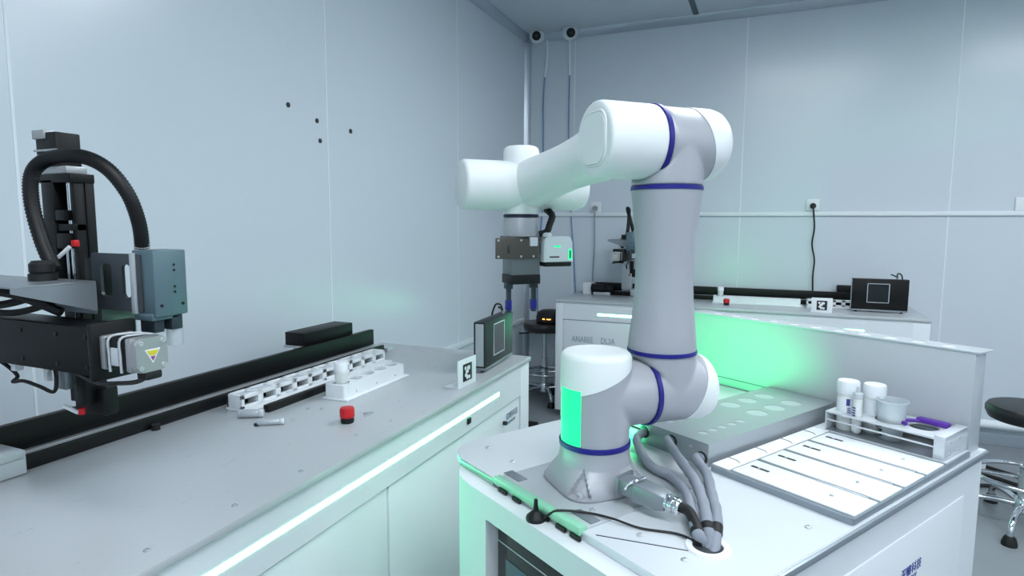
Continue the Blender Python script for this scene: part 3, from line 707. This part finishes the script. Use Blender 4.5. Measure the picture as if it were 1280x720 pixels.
# clear rack and what stands in it
rz = .9166
rk = thing('tube_rack', 'low metal rack with round holes at the rear of the cart tray', 'rack', (-.64, 1.645, rz), CART)
ru0, ru1, rv0, rv1 = -.776, -.503, 1.578, 1.716-.004
hl = [circ(-.742, 1.622, .0255, 22), circ(-.707, 1.600, .013, 16), circ(-.692, 1.656, .0255, 22), circ(-.640, 1.632, .035, 24), circ(-.572, 1.645, .032, 24)]
part('upper_shelf', MB().ring_plate([(ru0, rv0), (ru1, rv0), (ru1, rv1), (ru0, rv1)], hl, rz+.046, rz+.050), 'alu_w', rk)
fr_ = MB().box((ru0, rv0, rz+.026), (ru1, rv0+.003, rz+.030), .0005)
part('middle_rail', fr_, 'alu_w', rk)
part('middle_rail', MB().box((ru0, rv1-.003, rz+.026), (ru1, rv1, rz+.030), .0005), 'alu_w', rk)
part('floor_plate', MB().box((ru0, rv0, rz), (ru1, rv1, rz+.002), .0005), 'alu_d', rk)
part('end_wall', MB().box((ru0, rv0, rz), (ru0+.003, rv1, rz+.048), .0005), 'alu_w', rk)
part('end_wall', MB().box((ru1-.003, rv0, rz), (ru1, rv1, rz+.056), .0005).box((ru1-.024, rv0-.002, rz), (ru1, rv0+.006, rz+.057), .002).box((ru1-.024, rv0, rz+.050), (ru1, rv1, rz+.057), .001), 'alu_w', rk)
sx = MB()
for v in (1.605, 1.66): 
    for z in (.012, .04): part('rack_screw', MB().cyl((ru1, v, rz+z), (ru1+.0015, v, rz+z), .003, seg=10), 'steel', rk)
def bottle(u, v, label, h=.130, r=.0245, printed=True):
    z = rz+.002; t = thing('sample_bottle', label, 'bottle', (u, v, z), CART, 'white screw-cap sample bottles in the rack')
    part('bottle_body', MB().lathe([(r*.9, 0), (r, .004), (r, h*.72), (r*.92, h*.76), (r*.9, h*.80)], Matrix.Translation((u, v, z)), 24), 'vial', t)
    pr = [(r*1.06, h*.74), (r*1.08, h*.76), (r*1.08, h*.97), (r*1.0, h)]
    part('bottle_cap', MB().lathe(pr, Matrix.Translation((u, v, z)), 30), 'white', t)
    lb = MB()
    n = 8
    def arc(a0, a1, z0, z1, mb):
        vs = []
        for zz in (z0, z1):
            for k in range(n+1):
                a = math.radians(a0+(a1-a0)*k/n); vs.append((u+(r+.0005)*math.cos(a), v+(r+.0005)*math.sin(a), z+zz))
        mb.add(vs, [(k, k+1, n+2+k, n+1+k) for k in range(n)])
    # the camera sees the side towards -u, -v (about -115 degrees)
    arc(-150, -45, h*.30, h*.66, lb); part('bottle_label', lb, 'white', t)
    if printed:
        r0 = r; lb2 = MB()
        def arc2(a0, a1, z0, z1):
            vs = []
            for zz in (z0, z1):
                for k in range(n+1):
                    a = math.radians(a0+(a1-a0)*k/n); vs.append((u+(r0+.001)*math.cos(a), v+(r0+.001)*math.sin(a), z+zz))
            lb2.add(vs, [(k, k+1, n+2+k, n+1+k) for k in range(n)])
        arc2(-72, -52, h*.52, h*.66)
        for k in range(4): arc2(-66+k*5, -63+k*5, h*.32+.003*(k % 2), h*.49)
        part('bottle_print', lb2, 'txt', t, 'navy print')
    return t
bottle(-.742, 1.622, 'white screw-cap sample bottle at the left end of the rack')
bottle(-.692, 1.656, 'white sample bottle second from the left, behind the slim tube', .126, .0245, False)
t = thing('slim_tube', 'slim clear test tube with navy print between the two white bottles', 'tube', (-.707, 1.600, rz+.002), CART)
tz = rz+.002
part('tube_body', MB().lathe([(.003, 0), (.008, .003), (.011, .009), (.0115, .014), (.0115, .096)], Matrix.Translation((-.707, 1.600, tz)), 20), 'vial', t)
part('tube_cap', MB().lathe([(.0125, .093), (.0125, .107), (.006, .110), (.004, .124), (.002, .125)], Matrix.Translation((-.707, 1.600, tz)), 20), 'frost', t)
tp = MB()
for k in range(5): 
    a = math.radians(-105); rr = .0119
    q = Matrix.Translation((-.707, 1.600, tz)) @ Matrix.Rotation(a, 4, 'Z')
    tp.box((rr-.0004, -.004+.001*(k % 2), .042+.0065*k), (rr+.0004, .004, .0455+.0065*k), 0, q)
part('tube_print', tp, 'txt', t, 'navy print')
t = thing('sample_cup', 'clear tapered sample cup half full of white liquid in the rack', 'cup', (-.640, 1.632, rz+.002), CART)
part('cup_wall', MB().lathe([(.024, 0), (.0255, .002), (.034, .096), (.037, .097), (.037, .100), (.0335, .100), (.0235, .004), (.001, .004)], Matrix.Translation((-.640, 1.632, tz)), 30), 'frost', t)
part('cup_liquid', MB().lathe([(.0232, .0045), (.0295, .058)], Matrix.Translation((-.640, 1.632, tz)), 30), 'liquid', t)
cpn = MB()
for k in range(3):
    q = Matrix.Translation((-.640, 1.632, tz)) @ Matrix.Rotation(math.radians(-118), 4, 'Z')
    cpn.box((.0262+.00105*(8+k*11)/10-.0005, -.005, .010+.012*k), (.0268+.00105*(8+k*11)/10, .004, .0155+.012*k), 0, q)
part('cup_print', cpn, 'ink', t, 'dark handwriting')
t = thing('cap_opener', 'purple plastic cap opener lying at the right end of the rack', 'tool', (-.555, 1.665, rz+.050), CART)
oz = rz+.050
part('handle', MB().box((-.600, 1.668, oz), (-.530, 1.692, oz+.012), .004), 'purple', t)
part('claw', MB().tube([(-.590, 1.672, oz+.004), (-.612, 1.655, oz+.004), (-.618, 1.632, oz+.004), (-.600, 1.618, oz+.004)], .0042, 8, 5), 'purple', t)

# magnetic antenna and its lead
p = cz(663, 640, .885)
an = thing('magnet_antenna', 'stubby black magnet antenna on the front edge of the cart with a thin lead', 'antenna', (p.x, p.y, .8885), CART)
ax_, ay_ = -.876, .6885
INFO[an.name] = (CART, Vec((ax_, ay_, .884))); an.matrix_world = CART @ Matrix.Translation((ax_, ay_, .884))
part('magnet_foot', MB().lathe([(.0185, 0), (.0195, .003), (.0185, .008), (.012, .014), (.006, .019)], Matrix.Translation((ax_, ay_, .884)), 28), 'blackp', an)
part('whip', MB().lathe([(.0065, .017), (.0042, .030), (.0036, .040), (.0028, .042)], Matrix.Translation((ax_, ay_, .884)), 16), 'blackp', an)
part('lead', MB().tube([(ax_+.015, ay_+.004, .889), (ax_+.03, ay_+.012, .906), cz(700, 638, .912), cz(735, 641, .9075), cz(765, 648, .9075), cz(800, 660, .903), cz(845, 667, .903), cz(868, 677, .904), (gv[0]-.008, gv[1]+.002, .888)], .0022, 8, 8), 'rubber', an)

# ================================================================== THE ROBOT ARM
arm = thing('industrial_robot', 'large white and grey six-joint robot arm with blue rings on the cart', 'robot arm', (0, 0, .904), ARM)
ZS, ZE, AU = 1.092, 1.622, .163
def sqz(z): return 2+2.2*max(0, min(1, (.955-z)/.045))
def pocket(a, z):                       # scooped bolt pockets at the four rounded corners
    a = a % (math.pi/2)-math.pi/4
    w = .235*(1-max(0, (z-.914))/.050)
    if w <= 0 or z < .911: return 0
    t = min(1, max(0, (w-abs(a))/.06)); t = t*t*(3-2*t)
    return .016*t*min(1, (.966-z)/.03)
ctrl = [(.090, .904), (.093, .906), (.0935, .911), (.0925, .916), (.089, .926), (.0845, .936), (.0805, .946), (.077, .957), (.0748, .968), (.0737, .980), (.0735, .990)]
prof = []
for k in range(len(ctrl)-1):
    for q_ in range(4): prof.append(tuple(ctrl[k][i_]+(ctrl[k+1][i_]-ctrl[k][i_])*q_/4 for i_ in (0, 1)))
prof.append(ctrl[-1])
foot = MB().lathe(prof, None, 160, sq=sqz, dr=pocket)
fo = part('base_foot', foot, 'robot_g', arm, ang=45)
for k in range(4):
    a = math.radians(90*k+45); r = .099
    p = Vec((r*math.cos(a), r*math.sin(a), .9125)); n_ = Vec((math.cos(a)*.35, math.sin(a)*.35, 1)).normalized()
    part('bolt', MB().cyl(p-n_*.004, p+n_*.0015, .0085, seg=18).cyl(p, p+n_*.008, .006, seg=14, bev=.001), 'steel', fo)
# shoulder: column and the sideways stub, fused
m = MB().cyl((0, 0, .994), (0, 0, 1.178), .0728, seg=48, bev=.006)
m.cyl((0, 0, ZS), (.113, 0, ZS), .0705, seg=48)
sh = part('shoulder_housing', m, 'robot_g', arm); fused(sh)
capn = Vec((.55, -.25, 0)); capn = Vec((-.30, -.10, 1)).normalized()
m = MB().lathe([(.0742, .95), (.0742, 1.176), (.0715, 1.184), (.066, 1.1885), (.058, 1.1900), (.050, 1.1905)], None, 64)
# cap boundary: low on the side away from the upper arm, high beside it
m.cut(Vec((0, 0, 1.133)), Vec((.42, .0, -1)).normalized())
part('shoulder_cap', m, 'robot_w', arm, 'white shoulder cap', 50)
part('blue_ring', MB().lathe([(.0725, .990), (.0755, .991), (.0757, .994), (.0755, 1.000), (.0725, 1.001)], None, 48), 'blue', arm, 'blue joint ring')
# status window: a curved green lamp on the column
def curved(a0, a1, z0, z1, r, mb, n=14):
    vs = []
    for rr in (r-.001, r):
        for zz in (z0, z1):
            for k in range(n+1):
                a = math.radians(a0+(a1-a0)*k/n); vs.append((rr*math.cos(a), rr*math.sin(a), zz))
    q = n+1; fs = []
    for k in range(n):
        fs += [(2*q+k, 2*q+k+1, 3*q+k+1, 3*q+k), (k, q+k, q+k+1, k+1), (q+k, 3*q+k, 3*q+k+1, q+k+1), (k, k+1, 2*q+k+1, 2*q+k)]
    fs += [(0, 2*q, 3*q, q), (n, q+n, 3*q+n, 2*q+n)]
    mb.add(vs, fs); return mb
part('status_window', curved(172, 218, 1.003, 1.118, .0743, MB()), 'led', arm, 'glowing green status window', 60)
part('status_window', curved(38, 84, 1.003, 1.118, .0743, MB()), 'led', arm, 'glowing green status window', 60)
# lower housing of the upper arm
m = MB().cyl((.118, 0, ZS), (.246, 0, ZS), .0715, seg=48, bev=.008)
st = MB().cyl((AU, 0, ZS), (AU, 0, 1.178), .0715, seg=48).cut(Vec((.0915, 0, 1.174)), Vec((-.036, 0, -.0335)).normalized())
m.merge(st.bm)
lh = part('elbow_base_housing', m, 'robot_g', arm); fused(lh)
part('blue_ring', MB().lathe([(.070, -.0055), (.0745, -.0045), (.0748, 0), (.0745, .0045), (.070, .0055)], axis((.1155, 0, ZS), (.13, 0, ZS)), 56), 'blue', arm, 'blue joint ring')
m = MB().lathe([(.0728, .15), (.0728, .252), (.070, .264), (.062, .272), (.05, .275)], axis((0, 0, ZS), (1, 0, ZS)), 56)
m.cut(Vec((.226, 0, ZS)), Vec((-1, 0, .38)).normalized())
part('side_cap', m, 'robot_w', arm, 'white end cap', 50)
# upper arm
up_pr = [(.0715, 1.176), (.0733, 1.186), (.0715, 1.21), (.067, 1.25), (.0632, 1.29), (.0612, 1.33), (.0612, 1.37), (.063, 1.41), (.0665, 1.45), (.0705, 1.49), (.0735, 1.515), (.0745, 1.528)]
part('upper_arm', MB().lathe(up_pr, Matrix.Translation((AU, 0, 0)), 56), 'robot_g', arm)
part('blue_ring', MB().lathe([(.071, 1.174), (.0745, 1.175), (.0747, 1.179), (.0745, 1.183), (.071, 1.184)], Matrix.Translation((AU, 0, 0)), 56), 'blue', arm, 'blue joint ring')
part('blue_ring', MB().lathe([(.072, 1.523), (.0758, 1.524), (.076, 1.528), (.0758, 1.532), (.072, 1.533)], Matrix.Translation((AU, 0, 0)), 56), 'blue', arm, 'blue joint ring')
# elbow housing
RE = .0765
m = MB().cyl((.122, 0, ZE), (.248, 0, ZE), RE-.001, seg=48, bev=.010)
st = MB().cyl((AU, 0, 1.532), (AU, 0, ZE), .0745, seg=48).cut(Vec((.0885, 0, 1.536)), Vec((-.036, 0, .0335)).normalized())
m.merge(st.bm)
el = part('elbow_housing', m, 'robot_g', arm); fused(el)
m = MB().lathe([(RE+.0006, .15), (RE+.0006, .250), (.0735, .266), (.066, .277), (.052, .2815)], axis((0, 0, ZE), (1, 0, ZE)), 56)
m.cut(Vec((.222, 0, ZE)), Vec((-1, 0, -.30)).normalized())
part('side_cap', m, 'robot_w', arm, 'white end cap', 50)
part('blue_ring', MB().lathe([(.074, -.0055), (.0790, -.0045), (.0793, 0), (.0790, .0045), (.074, .0055)], axis((.1185, 0, ZE), (.13, 0, ZE)), 56), 'blue', arm, 'blue joint ring')
# forearm: elbow drum, tapering tube and wrist knuckle fused
WB, WZ, WA = .40, 1.552, -.008
RD = .0775
m = MB().lathe([(.0725, -.015), (.0757, -.012), (RD, -.003), (RD, .115)], axis((0, 0, ZE), (1, 0, ZE)), 56)
fa0, fa1 = Vec((.052, .0, ZE-.004)), Vec((.010, WB-.01, WZ+.004))
q = axis(fa0, fa1); LF = (fa1-fa0).length
m.lathe([(.064, 0), (.062, .08), (.0575, .14), (.0555, .20), (.057, .26), (.0605, .32), (.0635, .37), (.064, LF)], q, 48)
m.lathe([(.064, LF-.01), (.0625, LF+.02), (.056, LF+.045), (.04, LF+.058), (.01, LF+.062)], q, 48)
fo2 = part('forearm', m, 'robot_w', arm, 'white forearm'); fused(fo2, .004, 7)
part('end_plate', MB().prism(rrect(-.046, -.050, .046, .050, .026, 7), 0, .0035, axis((-.0145, 0, ZE), (-1, 0, ZE)), .0016), 'robot_w', arm, 'raised rounded square on the elbow end')
part('plate_groove', MB().tube([axis((-.0150, 0, ZE), (-1, 0, ZE)) @ Vec((x, y, 0)) for x, y in rrect(-.049, -.053, .049, .053, .029, 7)], .0028, 8, 1, closed=True), 'robot_w', arm, 'rounded rim')
# wrist drums
m = MB().cyl((-.176, WB, WZ), (-.02, WB, WZ), .0635, seg=48, bev=.009)
part('wrist_drum', m, 'robot_w', arm, 'white wrist drum, left end', 60)
m = MB().cyl((-.02, WB+.02, WZ-.002), (.185, WB+.02, WZ-.002), .060, seg=48, bev=.024)
part('wrist_drum', m, 'robot_w', arm, 'white wrist drum, right end', 60)
m = MB().lathe([(.046, 1.478), (.047, 1.482), (.047, 1.640), (.044, 1.650), (.036, 1.6545)], Matrix.Translation((WA, WB+.004, 0)), 40)
part('wrist_column', m, 'robot_w', arm, 'white upright wrist drum', 60)
part('blue_ring', MB().lathe([(.043, 1.469), (.0468, 1.470), (.0468, 1.477), (.043, 1.478)], Matrix.Translation((WA, WB+.004, 0)), 40), 'navy', arm, 'dark blue wrist ring')
part('tool_flange', MB().lathe([(.0455, 1.420), (.0465, 1.424), (.0465, 1.462), (.044, 1.469)], Matrix.Translation((WA, WB+.004, 0)), 40), 'robot_g', arm)
# gripper, hung from the flange
wx, wy = WA, WB+.004
m = MB().box((wx-.085, wy-.040, 1.362), (wx+.035, wy-.034, 1.416), .002)
m.box((wx-.045, wy-.036, 1.410), (wx+.045, wy+.04, 1.420), .002)
br = part('gripper_bracket', m, 'bracket', arm, 'bronze grey bracket plate')
part('bracket_slot', MB().box((wx-.053, wy-.0412, 1.376), (wx-.046, wy-.039, 1.398), .0005), 'hole', br)
sx = MB()
for x in (-.078, -.015, .02): 
    for z in (1.368, 1.41): part('bracket_screw', MB().cyl((wx+x, wy-.041, z), (wx+x, wy-.039, z), .003, seg=10), 'steel', br)
part('bracket_block', MB().box((wx+.008, wy-.046, 1.395), (wx+.03, wy-.034, 1.418), .001), 'alu_w', br)
m = MB().box((wx-.040, wy-.034, 1.318), (wx+.042, wy+.034, 1.412), .003)
part('gripper_body', m, 'grip_g', arm, 'grey gripper body')
part('gripper_band', MB().box((wx-.041, wy-.036, 1.294), (wx+.043, wy+.036, 1.319), .003), 'blackp', arm, 'black gripper foot')
for sgn in (-1, 1):
    xx = wx+.001+sgn*.036
    f = MB().box((xx-.009, wy-.012, 1.280), (xx+.009, wy+.012, 1.296), .002).box((xx-.005, wy-.008, 1.216), (xx+.006, wy+.008, 1.283), .002)
    fg = part('finger', f, 'gripdark', arm, 'dark gripper finger')
    part('finger_pad', MB().box((xx-.007, wy-.0095, 1.222), (xx+.007, wy+.009, 1.250), .002), 'blue', fg, 'blue finger pad')
# camera box on the wrist
cm_ = [(wx+.048, 1.352), (wx+.132, 1.352), (wx+.130, 1.405), (wx+.122, 1.420), (wx+.058, 1.420), (wx+.048, 1.41)]
m = MB().prism(cm_, -.03, .03, Matrix.Translation((0, wy-.02, 0)) @ Matrix.Rotation(math.pi/2, 4, 'X'), .003)
cbx = part('wrist_camera', m, 'white', arm, 'white camera box')
part('camera_foot', MB().box((wx+.050, wy-.048, 1.340), (wx+.128, wy+.008, 1.353), .003), 'blackp', arm, 'black underside of the camera box')
part('camera_lamp', MB().box((wx+.075, wy-.0505, 1.391), (wx+.093, wy-.0495, 1.396)), 'led_s', cbx, 'small green lamp')
part('camera_lamp', MB().box((wx+.117, wy-.0505, 1.358), (wx+.128, wy-.0495, 1.386)), 'led_s', cbx, 'tall green lamp')
part('camera_slot', MB().box((wx+.120, wy-.051, 1.362), (wx+.124, wy-.0500, 1.382)), 'ink', cbx)
part('camera_print', MB().box((wx+.062, wy-.0505, 1.364), (wx+.090, wy-.0496, 1.3675)), 'ink', cbx)
part('camera_arm', MB().box((wx+.04, wy-.02, 1.372), (wx+.055, wy+.01, 1.40), .001), 'black', arm)
part('wrist_hose', MB().tube([(wx+.045, wy-.02, 1.425), (wx+.062, wy-.03, 1.432), (wx+.07, wy-.03, 1.450), (wx+.082, wy-.02, 1.475), (wx+.078, wy+.01, 1.492)], .009, 10, 6, rfun=lambda i, d: .0098 if i % 2 else .0085), 'rubber', arm, 'black wrist hose')
part('hose_socket', MB().lathe([(.012, 0), (.014, .006), (.01, .012)], Matrix.Translation((wx+.062, wy-.03, 1.418)), 14), 'trunk', arm)
# supply connector and cable at the foot
def az(px, py, z): return inv(ARM, at(px, py, z))
c0, c1 = az(779, 604, .938), az(838, 629, .934)
dirn = (c1-c0).normalized(); q = axis(c0, c1)
def sq_ring(w, h, z, r=.004): return [q @ Vec((x, y, z)) for x, y in rrect(-w, -h, w, h, r, 3)]
part('connector_flange', MB().loft([sq_ring(.026, .022, .0), sq_ring(.026, .022, .005)]), 'alu_d', arm)
part('connector_body', MB().loft([sq_ring(.019, .016, .004), sq_ring(.019, .016, .036), sq_ring(.021, .0185, .038), sq_ring(.020, .0175, .086), sq_ring(.015, .014, .102)]), 'alu_d', arm, 'grey connector hood')
ln = q @ Vec((.0, .0, .030))
part('latch_lever', MB().tube([q @ Vec((-.024, .004, .022)), q @ Vec((-.026, .018, .030)), q @ Vec((-.014, .024, .040)), q @ Vec((.01, .024, .044))], .003, 8, 4), 'chrome', arm, 'bright locking lever')
part('cable_gland', MB().lathe([(.0155, .100), (.0155, .106), (.0135, .107), (.0165, .109), (.0165, .117), (.0135, .118), (.015, .120), (.015, .126), (.012, .130)], q, 20), 'chrome', arm, 'nickel cable gland')
e0 = q @ Vec((0, 0, .122)); e1 = q @ Vec((0, 0, .145))
ga = inv(ARM, CART @ Vec((gv[0]-.016, gv[1]-.004, .888)))
part('supply_cable', MB().tube([e0, e1, az(868, 652, .928), az(874, 668, .918), ga], .0095, 12, 8), 'rubber', arm, 'black supply cable')
# unseen lamp added behind the foot to throw green light onto the backboard
def unseen_lamp(src, aim, watts, angle, blend):
    lp = bpy.data.lights.new('unseen_lamp', 'SPOT'); lp.energy = watts; lp.color = (.02, 1, .28)
    lp.spot_size = math.radians(angle); lp.spot_blend = blend; lp.shadow_soft_size = .02
    o = bpy.data.objects.new('unseen_lamp', lp); COL.objects.link(o)
    o.matrix_world = Matrix.Translation(src) @ (aim-src).to_track_quat('-Z', 'Y').to_matrix().to_4x4()
unseen_lamp(CART @ Vec((-1.06, .958, .945)), CART @ Vec((-1.20, 1.72, .985)), UNSEEN_LAMP_W, 60, 1.0)
lm_ = part('unseen_lamp', MB().lathe([(.014, 0), (.014, .028), (.011, .034)], Matrix.Translation((-1.06, .935, .900)), 18), 'white', cart, 'small unseen lamp added behind the robot foot')
part('lamp_lens', MB().lathe([(.012, 0), (.012, .004), (.008, .006)], axis((-1.06, .948, .922), (-1.075, 1.05, .935)), 16), 'led', lm_)

# ================================================================== STOOLS
def stool(x, y, h, rot, label, seat_m, k_=1):
    fr = Matrix.Translation((x, y, 0)) @ Matrix.Rotation(rot, 4, 'Z')
    t = thing('lab_stool', label, 'stool', (0, 0, 0), fr, 'round lab stools with chrome foot rings')
    part('seat', MB().lathe([(.15, h-.075), (.165, h-.068), (.178, h-.04), (.178, h-.018), (.168, h-.004), (.14, h)], None, 40), seat_m, t)
    part('seat_plate', MB().box((-.07, -.07, h-.088), (.07, .07, h-.074), .003), 'blackp', t)
    part('gas_column', MB().cyl((0, 0, .10), (0, 0, h-.30), .026).cyl((0, 0, h-.30), (0, 0, h-.085), .014), 'chrome', t)
    part('height_lever', MB().tube([(-.02, 0, h-.095), (-.12, .02, h-.095), (-.19, .03, h-.105), (-.215, .03, h-.103)], .006, 8, 4), 'blackp', t)
    part('foot_ring', MB().torus((0, 0, .245), (0, 0, 1), .205*k_, .011, 48, 10), 'chrome', t)
    sp_ = MB().cyl((0, 0, .23), (0, 0, .26), .032)
    for k in range(3):
        a = 2*math.pi*k/3; sp_.cyl((.03*math.cos(a), .03*math.sin(a), .245), (.2*k_*math.cos(a), .2*k_*math.sin(a), .245), .008, seg=10)
    part('ring_spokes', sp_, 'chrome', t)
    part('hub', MB().lathe([(.03, .07), (.038, .08), (.036, .14), (.028, .15)], None, 20), 'chrome', t)
    for k in range(5):
        a = 2*math.pi*k/5; c, s = k_*math.cos(a), k_*math.sin(a)
        lg = part('leg', MB().tube([(.025*c, .025*s, .11), (.12*c, .12*s, .115), (.22*c, .22*s, .105), (.262*c, .262*s, .075), (.27*c, .27*s, .035)], .014, 10, 5), 'chrome', t)
        part('glide', MB().lathe([(.031, 0), (.031, .012), (.024, .036), (.017, .046)], Matrix.Translation((.27*c, .27*s, 0)), 18), 'rubber', lg)
    return t
stool(-1.645, 4.625, .66, .3, 'dark brown round stool between the two benches with a black device on it', 'seat', .78)
stool(1.205, 3.55, .60, math.radians(180-8), 'black round stool at the right edge behind the cart', 'seatb')
t = thing('black_device', 'small black device with an amber light sitting on the brown stool', 'device', (-1.60, 4.62, .66), ROOM)
part('case', MB().lathe([(.10, 0), (.112, .01), (.112, .05), (.10, .085), (.07, .10), (.03, .104)], Matrix.Translation((-1.60, 4.62, .66)), 28), 'blackp', t)
part('amber_light', MB().box((-1.625, 4.505, .695), (-1.605, 4.518, .705), .002).box((-1.59, 4.502, .697), (-1.555, 4.516, .703), .002), 'orange', t, 'glowing amber light')
solo('adapter_brick', MB().box((-1.58, 3.93, 0), (-1.46, 3.99, .035), .006), 'blackp', 'small black adapter lying on the floor under the brown stool', 'adapter')

# ================================================================== WALL FITTINGS
def dome_camera(px, py, dz, label, yaw):
    p = aty(px, py, YB-.115); x, y, z = p
    t = thing('security_camera', label, 'camera', (x, YB, z), ROOM, 'white turret cameras in the ceiling corner')
    part('mount', MB().cyl((x, YB, z+.02), (x, YB-.06, z+.015), .055, seg=28, bev=.006), 'white', t)
    part('turret', MB().lathe([(.01, -.062), (.035, -.052), (.055, -.026), (.06, 0), (.055, .026), (.035, .052), (.01, .062)], Matrix.Translation((x, YB-.085, z)), 28), 'white', t, ang=80)
    d = Vec((math.sin(yaw), -math.cos(yaw), -.35)).normalized(); c = Vec((x, YB-.085, z))
    part('lens_face', MB().lathe([(.034, .048), (.036, .056), (.030, .063), (.012, .0665)], axis(c, c+d), 24), 'blackp', t, ang=80)
    part('lens', MB().cyl(c+d*.066, c+d*.069, .010, seg=16), 'screen', t)
    return t, p
_, p1 = dome_camera(669, 43, 0, 'white turret camera in the ceiling corner, nearer the left wall', .35)
_, p2 = dome_camera(711, 39, 0, 'white turret camera in the ceiling corner, further from the left wall', .45)
def wall_cable(pts, name, mt, label, grp, r=.006):
    solo(name, MB().tube([aty(x, y, YB-.008) for x, y in pts], r, 8, 5), mt, label, 'cable', ROOM, grp)
wall_cable([(684, 50), (684, 70), (681, 96)], 'camera_lead', 'trunk', 'short pale lead hanging under the camera nearer the left wall', 'pale camera leads', .010)
wall_cable([(712, 46), (712, 70), (712, 94)], 'camera_lead', 'trunk', 'short pale lead hanging under the camera further from the left wall', 'pale camera leads', .010)
wall_cable([(681, 97), (679, 130), (679, 180), (678, 260), (672, 330), (672, 400)], 'network_cable', 'cable_b', 'blue cable running down the wall below the left camera', 'blue wall cables')
wall_cable([(712, 95), (711, 140), (711, 200), (714, 270), (717, 320), (719, 362), (720, 385)], 'network_cable', 'cable_b', 'blue cable running down the wall below the right camera', 'blue wall cables')
def socket(px, py, label, plug=True, cable=None):
    p = aty(px, py, YB); x, z = p.x, p.z
    t = thing('wall_socket', label, 'socket', (x, YB, z-.043), ROOM, 'white wall sockets above the trunking')
    part('face_plate', MB().box((x-.043, YB-.012, z-.043), (x+.043, YB, z+.043), .004), 'white', t)
    if plug:
        part('plug', MB().lathe([(.020, 0), (.020, .03), (.014, .04), (.008, .05)], axis((x, YB-.011, z-.008), (x, YB-.2, z-.012)), 18), plug, t)
        part('plug_cable', MB().tube([(x, YB-.050, z-.012), (x+.003, YB-.056, z-.04)] + [aty(a, b, YB-.02) for a, b in cable], .0055, 8, 6), 'rubber' if plug == 'rubber' else 'cable_g', t)
socket(1016, 256, 'white wall socket with a black plug above the right of the back bench', 'rubber', [(1018, 285), (1015, 305), (1018, 325), (1016, 345), (1016, 372)])
socket(745, 259, 'white wall socket with a grey plug left of the robot arm', 'cable_g', [(743, 285), (743, 310), (741, 340), (741, 366)])
socket(1279, 255, 'white wall socket at the right edge of the picture', False)
HL = [(360, 131), (396, 151), (400, 176), (438, 164)]
for i, (x, y) in enumerate(HL):
    p = atx(x, y, XL)
    solo('wall_plug', MB().lathe([(.011, 0), (.011, .003), (.007, .006), (.003, .0065)], axis(p, p+Vec((1, 0, 0))), 14), 'hole',
         ('dark wall plug, leftmost and highest of the four on the left wall', 'dark wall plug, upper one of the close pair on the left wall', 'dark wall plug, lowest of the four on the left wall', 'dark wall plug, rightmost of the four on the left wall')[i], 'wall plug', ROOM, 'wall plugs on the left wall')
# pipes and cables near the floor on the right
solo('white_pipe', MB().tube([(.97, YB-.05, .15), (1.3, YB-.05, .15), (2.6, YB-.05, .15)], .03, 14, 3), 'trunk', 'white pipe along the foot of the back wall', 'pipe')
for i, (z, off, lab) in enumerate(((.012, .0, 'black cable trailing on the floor nearest the right stool'), (.012, .18, 'black cable trailing on the floor in the middle of the three'), (.012, .36, 'black cable trailing on the floor nearest the back wall'))):
    q0 = [(.45, 4.12+off*.3, z), (.70, 3.95+off, z), (.95, 3.84+off, z), (1.2, 4.02+off, z), (1.45, 3.88+off, z), (1.75, 4.10+off, z), (1.9, 4.45+off*.5, z), (1.82+off*.2, 4.78, z)]
    solo('floor_cable', MB().tube(q0, .011, 8, 6), 'rubber', lab, 'cable', ROOM, 'black cables on the floor at the right')
solo('power_adapter', MB().box((1.17, 4.30, 0), (1.27, 4.36, .06), .01).cyl((1.165, 4.33, .03), (1.13, 4.33, .03), .012, seg=12), 'white', 'white power adapter on the floor behind the right stool', 'adapter')
